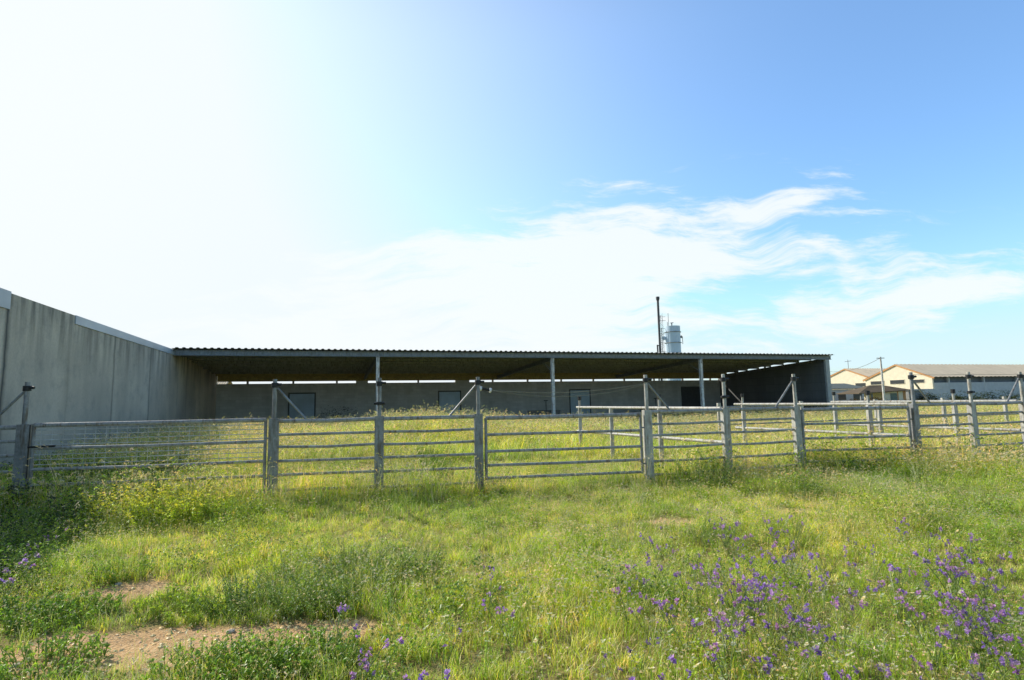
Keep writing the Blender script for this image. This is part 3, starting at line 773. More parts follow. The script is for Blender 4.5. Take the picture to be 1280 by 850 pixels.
# tall patches: (x, y, rx, ry, factor)
TALL = []
def tall(px, py, rx, ry, k, h=0):
    p = G(px, py, h); TALL.append((p.x, p.y, rx, ry, k))
for a in ((195, 650, 1.3, .55, 1.2), (290, 640, 1.2, .5, .5), (60, 640, 1.4, .8, .35), (400, 745, .9, .4, .35), (480, 600, 1.6, .5, .55), (540, 597, .5, .5, .5), (890, 600, 1.1, .6, .7), (1180, 590, 2.4, 1.1, 1.1),
          (1260, 600, 1.3, 1.3, 1.0), (1120, 640, 1.3, .5, .3), (1010, 610, 1.1, .6, .5), (330, 620, 1.0, .5, .2)): tall(*a)
def hfac(x, y):
    k = .62
    for tx, ty_, rx, ry, f in TALL:
        q = ((x - tx) / rx) ** 2 + ((y - ty_) / ry) ** 2
        if q < 6: k += f * math.exp(-q)
    k *= 1 + .55 * noise.noise(Vector((x * .8, y * .8, 4))) + .25 * noise.noise(Vector((x * 2.4, y * 2.4, 8)))
    yf = 9.95 + (.19 if x < 0 else .28) * x
    k += (.95 + .7 * noise.noise(Vector((x * .9, 3, 1)))) * math.exp(-((y - yf) / .45) ** 2) * (1 - math.exp(-((x - .7) / 1.3) ** 2) * .85)
    k *= 1 + .45 * sm(11, 16, y)
    return max(.28, k)
def dens_pts(rho, y0, y1, sc0, sc1, mask=None, hf=.8, tilt=.14):
    out = []; y = y0
    while y < y1:
        dy = max(.25, y * .05); w = 1.02 * y + 1.6; area = 2 * w * dy
        n = int(rho(y) * area)
        for _ in range(n):
            x = random.uniform(-w, w); yy = y + random.random() * dy
            if not grass_ok(x, yy): continue
            if yy < 14 and random.random() < bare(x, yy) * .985: continue
            if mask and random.random() > mask(x, yy): continue
            s = random.uniform(sc0, sc1) * (1 + (hfac(x, yy) - 1) * hf)
            out.append((x, yy, terrain(x, yy) - .01, s, random.gauss(0, tilt), random.gauss(0, tilt), random.uniform(0, 6.283)))
        y += dy
    return out
def nz(s, o, lo=-.1, hi=.35):
    return lambda x, y: sm(lo, hi, noise.noise(Vector((x * s, y * s, o))))
grassP = [proto_grass(38, .10, .05, .17, .0075), proto_grass(34, .09, .06, .21, .0065, .25), proto_grass(42, .12, .04, .14, .0085, .05), proto_grass(28, .09, .08, .25, .006, .35)]
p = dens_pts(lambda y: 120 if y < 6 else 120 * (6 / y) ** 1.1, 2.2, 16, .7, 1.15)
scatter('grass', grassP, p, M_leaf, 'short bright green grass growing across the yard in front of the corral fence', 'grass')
print('grass', len(p))
farP = [proto_grass(60, .33, .12, .42, .016, .25), proto_grass(56, .30, .15, .5, .014, .35), proto_grass(60, .36, .1, .36, .018, .15)]
def inview(x, y): return 1
p = dens_pts(lambda y: 16 if y < 22 else 16 * (22 / y) ** 1.6, 14.5, 110, .8, 1.25, hf=.5)
p = [q for q in p if q[1] < 33 or q[0] > 8]
scatter('tall_grass', farP, p, M_leaf, 'rank green and yellow grass filling the corral and the field behind the fence', 'grass')
print('far', len(p))
seedP = [proto_seed(9, .10, .22, .42, .5), proto_seed(8, .12, .28, .5, .3), proto_seed(7, .1, .18, .36, .6)]
p = dens_pts(lambda y: 30 if y < 7 else 30 * (7 / y) ** .8, 2.4, 16, .75, 1.15, nz(.5, 20, -.3, .3))
scatter('seeding_grass', seedP, p, M_straw, 'straw coloured seed heads standing over the green grass', 'grass')
seedF = [proto_seed(16, .35, .4, .75, .35, .10, .022), proto_seed(14, .4, .45, .85, .2, .11, .024)]
p = dens_pts(lambda y: 12 if y < 24 else 12 * (24 / y) ** 2, 13, 60, .75, 1.1, nz(.25, 30, -.4, .2), hf=.3)
p = [q for q in p if q[1] < 30 or q[0] > 8]
scatter('dry_grass', seedF, p, M_straw, 'dry pale seeding grass growing inside the corral', 'grass')
broadP = [proto_broad(34, .13, .13, .034, GREEN), proto_broad(24, .12, .08, .05), proto_broad(50, .14, .17, .024, YG), proto_broad(44, .13, .15, .028, GREEN)]
p = dens_pts(lambda y: 75 if y < 7 else 75 * (7 / y) ** 1.1, 2.3, 15, .7, 1.25, nz(.7, 40, -.35, .2))
scatter('low_weeds', broadP, p, M_leaf, 'low broad leaved weeds mixed into the grass', 'weeds')
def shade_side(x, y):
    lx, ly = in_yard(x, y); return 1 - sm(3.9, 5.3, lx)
darkP = [proto_broad(40, .16, .24, .055, (.05, .09, .02)), proto_broad(36, .15, .30, .045, (.04, .075, .02))]  # very dark leaf colours deepen the wall shadow here
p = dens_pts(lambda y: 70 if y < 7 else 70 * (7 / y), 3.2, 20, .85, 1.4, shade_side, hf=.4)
scatter('shadow_toned_weeds', darkP, p, M_leaf, 'weeds coloured extra dark to deepen the shadow along the concrete wall', 'weeds')
headP = [proto_heads(9, .12, .12, .26), proto_heads(8, .12, .15, .32)]
fenceline = lambda x, y: math.exp(-((y - (9.95 + (.19 if x < 0 else .28) * x)) / .55) ** 2) * (1 - math.exp(-((x - .7) / 1.3) ** 2) * .8)
p = dens_pts(lambda y: 60, 7.5, 16, .75, 1.25, fenceline, hf=.5)
scatter('fence_line_grass', [proto_seed(9, .12, .25, .5, .35, .06, .011), proto_seed(8, .12, .3, .6, .2, .06, .012), proto_grass(26, .12, .2, .5, .008, .4)], p, M_straw, 'taller seeding grass and dry stems along the foot of the corral fence', 'grass')
leafyP = [proto_broad(60, .17, .26, .05, (.26, .40, .05)), proto_broad(70, .2, .32, .04, (.34, .50, .06)), proto_broad(46, .15, .22, .06, (.20, .33, .05)), proto_broad(60, .16, .36, .035, (.45, .52, .12))]
def leafmask(x, y):
    return sm(.02, .3, noise.noise(Vector((x * .75, y * .75, 70)))) * (.55 + .45 * sm(.5, -1.5, x) + .3 * sm(3, 5, x))
p = dens_pts(lambda y: 26 if y < 7 else 26 * (7 / y) ** .7, 2.5, 27, .7, 1.6, leafmask, hf=.75)
scatter('leafy_weeds', leafyP, p, M_leaf, 'leafy green weeds in loose drifts through the yard and the corral', 'weeds')
def rightish(x, y): return (.18 + .82 * sm(-1.5, 1.0, x)) * (.35 + .65 * nz(.8, 50, -.2, .3)(x, y))
p = dens_pts(lambda y: 66 if y < 7 else 66 * (7 / y) ** .9, 2.3, 13, .8, 1.2, rightish)
scatter('clover_heads', headP, p, M_petal, 'small pale clover and plantain heads thick among the grass', 'ground cover')
yelP = [proto_yellow(5, .15, .12, .28), proto_yellow(4, .15, .18, .34, (.8, .74, .3), .009)]
p = dens_pts(lambda y: 7 if y < 9 else 7 * (9 / y), 2.6, 13, .8, 1.3, lambda x, y: nz(.6, 60, -.1, .3)(x, y) * (.3 + .7 * sm(-2, 2, x)))
scatter('yellow_flowers', yelP, p, M_petal, 'tiny yellow flowers scattered through the grass', 'flowers')

# --- weed clumps: things with stems and leaves
def weed_mesh(h, r, nst, L, col, name, dens=14, whit=False):
    m = MB(); lv = MB(); fl = MB()
    for _ in range(nst):
        b = Vector(disc_pt(r)); a = math.atan2(b.y, b.x); hh = h * random.uniform(.6, 1.1) * (1 - .35 * (b.length / r) ** 2)
        out = Vector((math.cos(a), math.sin(a), 0)) * random.uniform(.1, .75) * hh
        pts = [b + out * (t * t) + Vector((0, 0, hh * t)) for t in (0, .35, .7, 1)]
        m.tube(pts, .004, 4, r2=.0015); m.c[-16:] = [(.32, .40, .12)] * 16
        for k in range(dens):
            t = random.uniform(.08, 1); q = b + out * t * t + Vector((0, 0, hh * t))
            leaf(lv, q, rnd_dir(.25, .7), L * random.uniform(.5, 1.2) * (1.15 - .5 * t), L * random.uniform(.22, .4), cjit(tuple(min(.85, q_ * (.65 + .95 * t)) for q_ in col), .35), .2, .3)  # leaves lighten upward, painting lit tips over shaded lower growth
        if whit and random.random() < .7:
            for k in range(6): leaf(fl, pts[-1], rnd_dir(.2, 1), .013, .009, cjit((.62, .62, .55), .12), .1, 0)
    return m, lv, fl
def make_weed(h, r, nst, L, col, whit=False, dens=14):
    a, b, c = weed_mesh(h, r, nst, L, col, 'weed', dens, whit)
    root = empty('weed_clump', (0, 0, 0))
    a.build('stems', M_weed, root, cols=True)
    b.build('leaves', M_weed, root, cols=True)
    if whit: c.build('flowers', M_petal, root, cols=True)['kind'] = 'stuff'
    return root
W = {
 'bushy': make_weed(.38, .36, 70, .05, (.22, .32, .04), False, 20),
 'white': make_weed(.36, .34, 66, .042, (.20, .29, .05), True, 20),
 'tall': make_weed(.85, .26, 22, .085, (.19, .27, .07), False, 15),
 'low': make_weed(.15, .28, 60, .055, (.27, .40, .04), False, 12),
 'lush': make_weed(.66, .42, 60, .075, (.56, .72, .07), False, 20),
 'olive': make_weed(.55, .34, 36, .05, (.42, .43, .13), True, 12),
}
used = set()
def weed(kind, px, py, s, label, group=None, sz=None):
    p = G(px, py)
    o = W[kind] if kind not in used else copy_tree(W[kind]); used.add(kind)
    o.location = (p.x, p.y, terrain(p.x, p.y) - .02); o.rotation_euler = (0, 0, random.uniform(0, 6.28)); o.scale = (s, s, s * (sz or 1))
    for k in ('label', 'group'):
        if k in o: del o[k]
    tag(o, label, 'weeds', group)
G1 = 'dark leafy clumps above the bare soil'
for px, py, k, s, l in ((300, 765, 'bushy', .75, 'dark leafy weed clump at the near left end of the row above the bare soil'),
    (345, 768, 'white', .8, 'dark weed clump above the bare soil, second from the left of its row'),
    (395, 765, 'bushy', .85, 'dark bushy weed clump in the middle of the row above the bare soil'),
    (430, 758, 'white', .9, 'white flecked weed clump near the right end of the row above the bare soil'),
    (478, 738, 'white', .95, 'tall white flecked weed clump at the right end of the row above the bare soil'),
    (520, 725, 'bushy', .75, 'dark leafy weed clump trailing right of the white flecked ones'),
    (362, 732, 'white', .75, 'white flecked weed clump behind the middle of the dark row'),
    (440, 715, 'white', .85, 'grey green weed clump standing behind the right end of the dark row')): weed(k, px, py, s, l, G1)
G2 = 'lush clumps before the mesh gate'
for px, py, s, l in ((150, 655, .9, 'lush bright green clump at the shadow edge before the mesh gate'), (195, 660, 1.0, 'largest lush bright clump before the mesh gate'), (240, 655, .95, 'lush clump before the mesh gate, right of the largest'), (175, 636, .95, 'lush clump growing behind the largest, against the mesh gate'), (225, 634, .85, 'lush clump against the mesh gate with pale grass around it'), (275, 650, .7, 'smaller lush clump at the right of those before the mesh gate')): weed('lush', px, py, s, l, G2)
G3 = 'low dark weeds at the edges of the bare soil'
for px, py, s, l in ((148, 722, .95, 'low dark weed overhanging the small upper bare patch'), (95, 770, 1.0, 'low dark weed left of the large bare patch'), (300, 845, 1.1, 'low leafy weed growing below the large bare patch at the picture bottom'), (350, 838, 1.0, 'low leafy weed right below the bare patch, beside another one'), (245, 848, 1.0, 'low leafy weed at the bottom, left of the two below the bare patch'), (60, 835, 1.1, 'low weed in the bottom left corner between two bare patches'),
    (30, 775, 1.0, 'low weed at the left picture edge above the bare corner'), (400, 830, .9, 'low weed below the right tip of the bare patch'), (250, 770, .8, 'low weed between the upper and the large bare patch'), (215, 760, .9, 'low weed just above the left part of the large bare patch')): weed('low', px, py, s, l, G3, 1.4)
for px, py, s, l in ((895, 612, .95, 'tall thistle like weed leaning on the sunlit fence post before the dark doorway'), (868, 606, .75, 'tall dark weed left of the one on the sunlit fence post'), (540, 606, .7, 'tall weed growing under the rails left of the middle gate'), (640, 603, .42, 'small dark leafy weed beneath the middle gate beside the stones'), (555, 600, .5, 'smaller weed beside the tall one left of the middle gate'), (500, 600, .5, 'slim green weed under the rails, right of the second fence post')): weed('tall', px, py, s, l)
G4 = 'olive weeds in the rough grass on the right'
for i, (px, py, s, l) in enumerate(((1150, 610, 1.0, 'olive weed clump before the fence at the weedy gate post'), (1200, 605, 1.1, 'tall olive weed clump under the long warehouse'), (1250, 600, 1.1, 'olive weed clump at the right picture edge by the fence'), (1090, 625, .8, 'olive weed clump left of the three tall ones by the fence'), (1000, 622, .8, 'dark olive weed clump before the far gate'), (1120, 668, .75, 'olive clump among small white flowers below the far gate'), (1060, 672, .7, 'olive clump beside the one among small white flowers'), (1180, 665, .7, 'olive clump above the right hand patch of purple flowers'), (875, 680, .55, 'olive clump above the densest purple flowers'), (990, 680, .6, 'olive clump right of the densest purple flowers'), (720, 668, .4, 'small olive clump in the open grass of the middle'), (1225, 640, .9, 'olive clump between the fence and the right hand purple patch'))): weed('olive', px, py, s, l, G4)
# clumps on the left, of the darker kind to deepen the wall shadow
for px, py, s, l in ((40, 690, .8, 'shaded dark weed clump near the edge of the wall shadow, beside the lilac flowers'), (15, 725, .75, 'shaded weed clump at the left picture edge in the wall shadow'), (70, 660, .8, 'shaded weed clump in the wall shadow left of the lush clumps'), (20, 650, .9, 'shaded weed clump under the hinge post of the mesh gate'), (105, 640, .8, 'shaded weed clump touching the shadow edge below the mesh gate')): weed('bushy', px, py, s * 1.15, l, 'dark weeds deepening the shade beside the wall')
# weed row added to stand in for a slanting shadow inside the corral
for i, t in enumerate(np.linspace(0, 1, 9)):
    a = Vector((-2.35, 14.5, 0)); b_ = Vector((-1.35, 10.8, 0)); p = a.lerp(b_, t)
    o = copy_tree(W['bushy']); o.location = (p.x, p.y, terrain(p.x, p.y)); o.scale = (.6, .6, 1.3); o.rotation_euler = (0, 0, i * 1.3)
    tag(o, 'dark weed standing in for the slanting shadow behind the rails left of the middle gate', 'weeds', 'added weed row for the slanting shadow')

# --- purple flowers
def make_purple(h, nfl, seed):
    random.seed(seed); st = MB(); fl = MB()
    for b in range(random.choice((2, 3, 4))):
        az = random.uniform(0, 6.283); hh = h * random.uniform(.7, 1.05); lean = random.uniform(.15, .6)
        d = Vector((math.cos(az), math.sin(az), 0)) * lean * hh
        pts = [d * (t ** 1.5) + Vector((0, 0, hh * t)) for t in (0, .3, .65, 1)]
        st.tube(pts, .0035, 4, r2=.002); st.c[-16:] = [(.26, .34, .12)] * 16
        for k in range(9):
            t = random.uniform(.1, .95); q = d * t ** 1.5 + Vector((0, 0, hh * t)); leaf(st, q, rnd_dir(.3, .5), .05, .010, cjit((.26, .36, .10)), .1, .3)
        for k in range(nfl):
            t = 1 - k * .035; q = d * t ** 1.5 + Vector((0, 0, hh * t)) + Vector((random.uniform(-1, 1), random.uniform(-1, 1), random.uniform(-.4, .6))) * .02
            c = cjit(random.choice(((.50, .28, .92), (.38, .20, .84), (.62, .40, .93))), .2)
            ax = rnd_dir(.5, .5); s1 = ax.orthogonal().normalized(); s2 = ax.cross(s1); sz = random.uniform(.017, .025)
            for j in range(5):
                w = j * 1.2566; dd = s1 * math.cos(w) + s2 * math.sin(w) + ax * .55
                leaf(fl, q, dd, sz, sz * .85, c, .1, 0)
    r = empty('purple_flower', (0, 0, 0))
    st.build('stem', M_weed, r, cols=True); fl.build('blossom', M_petal, r, cols=True); return r
PP = [make_purple(.36, 3, 11), make_purple(.42, 4, 12), make_purple(.30, 3, 13), make_purple(.38, 2, 14)]
pu = set()
def purple(px, py, label, group, sc=1.0):
    h = random.uniform(.22, .36); p = G(px, py, h * .85)
    k = random.randrange(4); o = PP[k] if k not in pu else copy_tree(PP[k]); pu.add(k)
    s = h / (.36, .42, .30, .38)[k] * sc
    o.location = (p.x, p.y, terrain(p.x, p.y)); o.scale = (s, s, s); o.rotation_euler = (0, 0, random.uniform(0, 6.28))
    for q in ('label', 'group'):
        if q in o: del o[q]
    tag(o, label, 'flower', group)
random.seed(5)
def patch(n, cx, cy, rx, ry, label, group, f=purple):
    for _ in range(n):
        a = random.uniform(0, 6.283); q = abs(random.gauss(0, .85)); f(cx + rx * q * math.cos(a), cy + ry * q * math.sin(a), label, group)
gd = 'purple flowers in the dense patch'
ld = 'purple bugloss flower stem in the dense patch right of the middle of the grass'
patch(42, 950, 735, 85, 55, ld, gd); patch(18, 905, 785, 75, 45, ld, gd); patch(10, 985, 690, 60, 25, ld, gd); patch(12, 835, 715, 70, 30, ld, gd); patch(12, 1010, 810, 90, 45, ld, gd)
lr = 'purple bugloss flower stem in the loose patch towards the right picture edge'; gr_ = 'purple flowers in the right hand patch'
patch(34, 1205, 765, 80, 55, lr, gr_); patch(22, 1180, 700, 60, 35, lr, gr_); patch(9, 1100, 690, 60, 30, lr, gr_); patch(8, 1255, 815, 40, 35, lr, gr_)
lb = 'pale purple flower stem in the faint patch below the far fence posts'; patch(16, 905, 655, 80, 18, lb, 'faint purple flowers further back')
for px, py, l in ((592, 716, 'uppermost of the purple flowers left of the picture middle'), (603, 722, 'purple flower close beside the uppermost one left of the middle'), (612, 732, 'purple flower just below the pair left of the picture middle'), (628, 760, 'lone purple flower below the small group left of the middle'), (640, 768, 'purple flower right of the lone one near the picture middle'), (420, 765, 'purple flower at the right tip of the bare soil'), (436, 787, 'purple flower below the right tip of the bare soil'), (441, 822, 'largest purple flower at the bottom left of the grass'), (452, 836, 'purple flower just under the largest one at the bottom'), (470, 818, 'purple flower right of the largest one at the bottom'), (552, 803, 'lone purple flower between the bottom left and middle flowers'), (540, 838, 'purple flower at the bottom edge below the lone one'), (773, 825, 'lone purple flower at the bottom right of the middle'), (798, 806, 'purple flower above the lone one right of the middle'), (835, 845, 'purple flower at the very bottom, below the dense patch'), (193, 640, 'purple flower in the lush clump before the mesh gate')):
    purple(px, py, l, None)
for px, py in ((20, 705), (32, 692), (48, 684), (60, 676), (8, 716), (38, 705), (66, 668)): purple(px, py, 'lilac grey flower stem in the wall shadow at the left edge', 'lilac flowers in the shade')
# --- white flowers
def make_white(seed, s):
    random.seed(seed); st = MB(); fl = MB()
    h = .22; pts = [(0, 0, 0), (.01, 0, .11), (.02, .01, h)]; st.tube(pts, .0028, 4); st.c[-12:] = [(.42, .56, .12)] * 12
    for k in range(6): leaf(st, (0, 0, random.uniform(.03, .25)), rnd_dir(.3, .5), .04, .01, cjit(GREEN), .1, .2)
    ax = Vector((random.uniform(-.6, .1), random.uniform(-.1, .5), 1)).normalized(); s1 = ax.orthogonal().normalized(); s2 = ax.cross(s1); q = Vector((.02, .01, h))
    for j in range(12):
        w = j * .5236; leaf(fl, q, s1 * math.cos(w) + s2 * math.sin(w) + ax * .12, s, s * .5, (.92, .92, .84), .04, 0)
    for j in range(6):
        w = j * 1.047; leaf(fl, q + ax * .003, s1 * math.cos(w) + s2 * math.sin(w) + ax * .4, s * .3, s * .25, (.72, .62, .25), .04, 0)
    r = empty('white_flower', (0, 0, 0)); st.build('stem', M_weed, r, cols=True); fl.build('blossom', M_petal, r, cols=True); return r
WW = [make_white(21, .022), make_white(22, .027), make_white(23, .018)]; wu = set(); random.seed(9)
def white(px, py, label, group):
    h = random.uniform(.13, .21); p = G(px, py, h); k = random.randrange(3); o = WW[k] if k not in wu else copy_tree(WW[k]); wu.add(k)
    s = h / .22; o.location = (p.x, p.y, terrain(p.x, p.y)); o.scale = (s * 1.1,) * 3; o.rotation_euler = (0, 0, random.uniform(-.7, .7))
    for q in ('label', 'group'):
        if q in o: del o[q]
    tag(o, label, 'flower', group)
patch(26, 640, 795, 110, 50, 'small white daisy in the grass at the bottom middle', 'white daisies at the bottom middle', white)
patch(36, 1150, 745, 130, 60, 'white daisy among the right hand purple flowers', 'white daisies among the purple flowers', white)
patch(18, 1170, 640, 70, 14, 'tiny white flower in the rough grass before the far gate', 'tiny white flowers further back', white)
patch(16, 900, 820, 130, 30, 'white daisy at the bottom below the dense purple patch', 'white daisies at the bottom right', white)

# --- stones
def stone(px, py, s, label, flat=.5):
    p = G(px, py); bm = bmesh.new(); bmesh.ops.create_icosphere(bm, subdivisions=3, radius=s)
    off = random.uniform(0, 50)
    for v in bm.verts:
        k = 1 + .35 * noise.noise(v.co / s * 1.1 + Vector((off, 0, 0))) + .1 * noise.noise(v.co / s * 4 + Vector((off, 0, 0))); v.co = v.co * k; v.co.z *= flat
    me = bpy.data.meshes.new('stone'); bm.to_mesh(me); bm.free(); me.materials.append(M_stone); o = bpy.data.objects.new('stone', me); COL.objects.link(o)
    me.polygons.foreach_set('use_smooth', [True] * len(me.polygons))
    o.location = (p.x, p.y, terrain(p.x, p.y) + s * flat * .4); o.rotation_euler = (0, 0, random.uniform(0, 6)); tag(o, label, 'stone')
M_stone = simple('pale_stone', (.50, .44, .35), .9, 0, .2, 9, .2, .4)
stone(606, 606, .15, 'rounded pale stone at the foot of the post left of the middle gate', .7)
stone(620, 612, .07, 'small pale stone right of the rounded one under the middle gate')
stone(785, 602, .2, 'flat pale stone beneath the hinge end of the middle gate', .3)
stone(800, 604, .12, 'smaller flat pale stone beside the larger one under the gate', .3)
stone(148, 731, .03, 'white pebble on the small upper bare patch'); stone(20, 832, .035, 'pale pebble on the bare soil in the bottom left corner'); stone(288, 792, .03, 'white pebble at the upper edge of the large bare patch')
# litter of small pebbles on the bare soil
peb = MB(); random.seed(3)
def proto_pebble(s):
    m = MB(); bm = bmesh.new(); bmesh.ops.create_icosphere(bm, subdivisions=1, radius=s)
    o_ = random.uniform(0, 9)
    for v in bm.verts: v.co *= 1 + .4 * noise.noise(v.co / s + Vector((o_, 0, 0))); v.co.z *= .6
    bm.verts.ensure_lookup_table(); c = cjit((.72, .50, .30)); m.v = [tuple(v.co) for v in bm.verts]; m.c = [c] * len(m.v); m.f = [tuple(v.index for v in f.verts) for f in bm.faces]; bm.free(); return m
pp = []
for bx, by, rx, ry in BARE:
    for _ in range(int(520 * rx * ry)):
        x = bx + random.gauss(0, rx * .6); y = by + random.gauss(0, ry * .6); pp.append((x, y, terrain(x, y) + .001, random.uniform(.3, 1.5), 0, 0, random.uniform(0, 6)))
M_peb = mat_leaf('pebble', False, 0.0)
scatter('gravel', [proto_pebble(.006), proto_pebble(.011), proto_pebble(.005), proto_pebble(.017)], pp, M_peb, 'fine gravel lying on the bare sandy patches', 'gravel')

# --- far bushes
def bush_obj(x, y, w, h, label, col=(.055, .085, .025), n=900, L=.22):
    m = MB(); 
    lobes = [(random.uniform(-.5, .5) * w, random.uniform(-.3, .3) * w * .4, h * random.uniform(.35, .65), random.uniform(.3, .5) * h) for _ in range(max(4, int(w * 2)))]
    for _ in range(n):
        lx, ly, lz, lr = random.choice(lobes); d = Vector((random.gauss(0, 1), random.gauss(0, 1), random.gauss(0, 1))).normalized() * lr * random.uniform(.5, 1.05)
        leaf(m, (lx + d.x * 1.3, ly + d.y, max(.05, lz + d.z)), rnd_dir(.1, .8), L * random.uniform(.6, 1.1), L * .55, cjit(col, .45), .2, .3)
    root = empty('bush', (x, y, 0), 0, label, 'bush', 'bushes before the warehouses')
    m.build('foliage', M_weed, root, cols=True)
    m = MB()
    for lx, ly, lz, lr in lobes: m.tube([(lx * .5, ly * .5, 0), (lx * .9, ly, lz)], .03, 5, r2=.012)
    m.build('branches', M_frame, root)
random.seed(31)
for px, y, w, h, l, c in ((1175, 60, 4.2, 1.6, 'low dark bush at the near corner of the long warehouse', (.09, .10, .04)), (1228, 62, 6.5, 1.7, 'wide dark bush before the long grey warehouse wall', (.05, .075, .03)), (1270, 64, 3, 1.1, 'small bush at the right edge before the warehouse wall', (.10, .11, .05)), (1206, 61, 2.5, 1.2, 'small pale bush between the two dark ones at the warehouse', (.12, .13, .06)),
    (1062, 56, 4, 1.1, 'reddish brown low bush before the annex', (.14, .09, .05)), (1088, 55, 3, 1.3, 'brown green low bush between annex and tiled hut', (.12, .09, .05)), (1125, 54, 2.6, .7, 'low green bush below the tiled hut', (.10, .11, .05)), (1150, 55, 3, .9, 'low bush before the grey metal store', (.11, .11, .05))):
    bush_obj(X(px, y), y, w, h, l, c)
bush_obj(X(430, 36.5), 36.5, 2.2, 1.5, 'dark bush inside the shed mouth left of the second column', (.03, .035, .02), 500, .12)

# ------------------------------------------------------------------ light
SUN_AZ, SUN_EL = R(-59), R(31)
sd = Vector((math.sin(SUN_AZ) * math.cos(SUN_EL), math.cos(SUN_AZ) * math.cos(SUN_EL), math.sin(SUN_EL)))
ld_ = bpy.data.lights.new('sun', 'SUN'); ld_.energy = 5.0; ld_.angle = R(.55); ld_.color = (1, .94, .82)
so = bpy.data.objects.new('sun', ld_); COL.objects.link(so); so.rotation_euler = sd.to_track_quat('Z', 'Y').to_euler()

world = bpy.data.worlds.new('World'); scene.world = world; world.use_nodes = True
nt = world.node_tree; nt.nodes.clear(); t = NT(nt)
sky = t.n('ShaderNodeTexSky'); sky.sky_type = 'NISHITA'; sky.sun_disc = False; sky.sun_elevation = SUN_EL; sky.sun_rotation = SUN_AZ % (2 * math.pi)
sky.air_density = 1.0; sky.dust_density = 1.2; sky.ozone_density = 1.5
gen = t.n('ShaderNodeTexCoord').outputs['Generated']
sp = t.n('ShaderNodeSeparateXYZ'); t.l(gen, sp.inputs[0])
yy = t.math('MAXIMUM', sp.outputs['Y'], .06)
u = t.math('DIVIDE', sp.outputs['X'], yy); v = t.math('DIVIDE', sp.outputs['Z'], yy)
uv = t.n('ShaderNodeCombineXYZ'); t.l(u, uv.inputs[0]); t.l(v, uv.inputs[1])
n_fib = t.noise(t.mapping(uv.outputs[0], (1.6, 5.5, 1), (0, 0, R(-12))), 2.2, 9, .62)
n_big = t.noise(t.mapping(uv.outputs[0], (1.5, 3, 1), (0, 0, R(-14))), 1.7, 5, .55)
def gauss(cu, cv, ru, rv, tilt):
    a = t.math('SUBTRACT', u, cu); b = t.math('SUBTRACT', v, cv); ct, st_ = math.cos(tilt), math.sin(tilt)
    p = t.math('ADD', t.math('MULTIPLY', a, ct / ru), t.math('MULTIPLY', b, st_ / ru)); q = t.math('ADD', t.math('MULTIPLY', a, -st_ / rv), t.math('MULTIPLY', b, ct / rv))
    d2 = t.math('ADD', t.math('MULTIPLY', p, p), t.math('MULTIPLY', q, q)); return t.math('POWER', 2.718, t.math('MULTIPLY', d2, -1))
def sadd(*a):
    r = a[0]
    for k in a[1:]: r = t.math('ADD', r, k)
    return r
warp = t.noise(uv.outputs[0], 2.6, 3, .5)
wv = t.n('ShaderNodeVectorMath'); wv.operation = 'MULTIPLY_ADD'; t.l(warp, wv.inputs[0]); wv.inputs[1].default_value = (.22, .16, 0); t.l(uv.outputs[0], wv.inputs[2])
n_fib = t.noise(t.mapping(wv.outputs[0], (1.3, 6.5, 1), (0, 0, R(-13))), 2.4, 10, .66)
mask = sadd(t.math('MULTIPLY', gauss(.17, .265, .45, .115, .12), 1.8), t.math('MULTIPLY', gauss(.82, .185, .55, .07, .16), 1.45), t.math('MULTIPLY', gauss(.52, .345, .20, .03, .45), .6), t.math('MULTIPLY', gauss(-.3, .06, .6, .18, 0), 1.5))
amp = t.math('ADD', t.math('MULTIPLY', t.math('SUBTRACT', n_fib, .5), 5.0), t.math('MULTIPLY', t.math('SUBTRACT', n_big, .5), 1.6))
cl = t.math('MULTIPLY', t.math('ADD', t.math('SUBTRACT', mask, .62), amp), .95, True)
cl = t.math('MULTIPLY', cl, t.math('MULTIPLY', mask, 2.0, True))
cl = t.math('MULTIPLY', t.math('MULTIPLY', cl, cl), t.math('SUBTRACT', 3.0, t.math('MULTIPLY', cl, 2.0)))
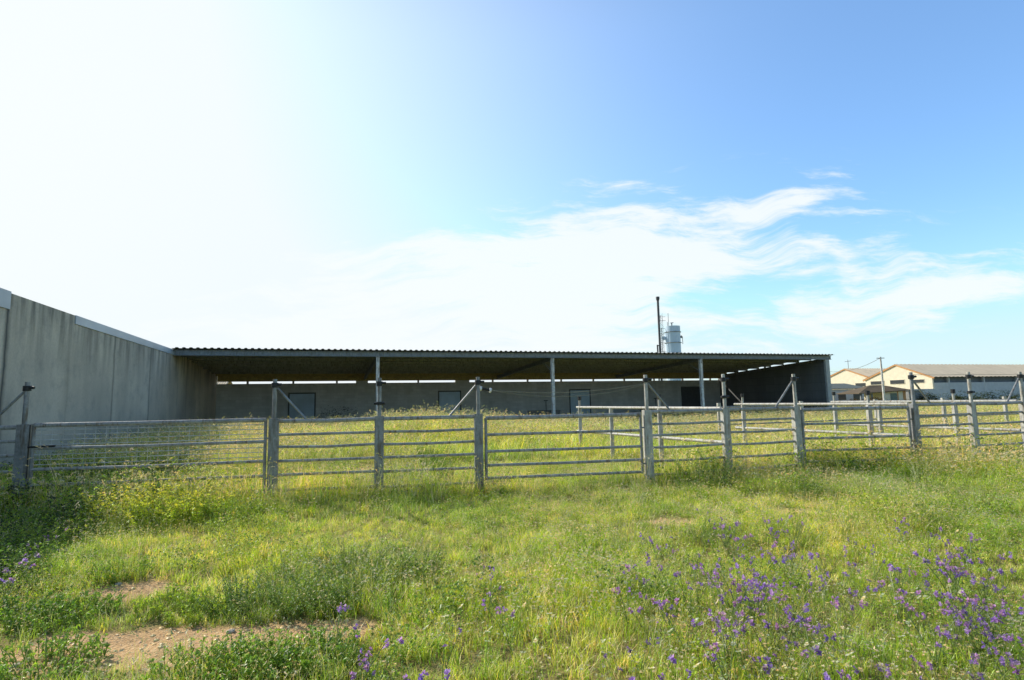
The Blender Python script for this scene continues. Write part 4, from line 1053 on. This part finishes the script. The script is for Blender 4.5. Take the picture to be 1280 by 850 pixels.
# thin bright veil around the sun side, fading to the blue on the right
sdn = t.n('ShaderNodeVectorMath'); sdn.operation = 'DOT_PRODUCT'; t.l(gen, sdn.inputs[0]); sdn.inputs[1].default_value = (-.726, .567, .389)
veil = t.math('POWER', t.math('MAXIMUM', sdn.outputs['Value'], 0), 3.6)
def sstep(x, a, b): 
    q = t.n('ShaderNodeMapRange'); q.interpolation_type = 'SMOOTHSTEP'; q.inputs['From Min'].default_value = a; q.inputs['From Max'].default_value = b; t.l(x, q.inputs['Value']); return q.outputs[0]
zen = sstep(sp.outputs['Z'], .55, .85); back = sstep(t.math('MULTIPLY', sp.outputs['Y'], -1), -.45, .1)
fill_dim = t.math('MULTIPLY', t.math('SUBTRACT', 1, t.math('MULTIPLY', zen, .5)), t.math('SUBTRACT', 1, t.math('MULTIPLY', back, .35)))   # dims the sky overhead and behind the camera to cut fill light
veil = t.math('MULTIPLY', veil, t.math('MULTIPLY', t.math('SUBTRACT', 1, t.math('MULTIPLY', zen, .4)), t.math('SUBTRACT', 1, t.math('MULTIPLY', back, .4))))
hz = t.math('MULTIPLY', t.math('SUBTRACT', .30, sp.outputs['Z']), 2.0, True); hz = t.math('MULTIPLY', hz, t.math('MULTIPLY', hz, 1.0))
veil = t.math('ADD', t.math('MULTIPLY', veil, .93), .05)
tot = t.math('SUBTRACT', 1, t.math('MULTIPLY', t.math('SUBTRACT', 1, veil), t.math('MULTIPLY', t.math('SUBTRACT', 1, t.math('MULTIPLY', cl, .92)), t.math('SUBTRACT', 1, hz))), True)
bg1 = t.n('ShaderNodeBackground'); bg1.inputs[1].default_value = .15
skc = t.n('ShaderNodeVectorMath'); skc.operation = 'SCALE'; t.l(t.mix(1, sky.outputs[0], (1.16, 1.64, 1.98), 'MULTIPLY'), skc.inputs[0]); t.l(fill_dim, skc.inputs['Scale']); mnv = t.n('ShaderNodeVectorMath'); mnv.operation = 'MINIMUM'; t.l(skc.outputs[0], mnv.inputs[0]); mnv.inputs[1].default_value = (5.4, 6.2, 6.8); t.l(mnv.outputs[0], bg1.inputs[0])
bg2 = t.n('ShaderNodeBackground'); bg2.inputs[0].default_value = (.93, .98, 1.0, 1); bg2.inputs[1].default_value = 1.02
mx_ = t.n('ShaderNodeMixShader'); t.l(tot, mx_.inputs[0]); t.l(bg1.outputs[0], mx_.inputs[1]); t.l(bg2.outputs[0], mx_.inputs[2])
wo = t.n('ShaderNodeOutputWorld'); t.l(mx_.outputs[0], wo.inputs[0])

scene.view_settings.view_transform = 'Standard'; scene.view_settings.look = 'None'; scene.view_settings.exposure = 0
scene.cycles.max_bounces = 8; scene.cycles.transparent_max_bounces = 8
scene.cycles.use_denoising = True
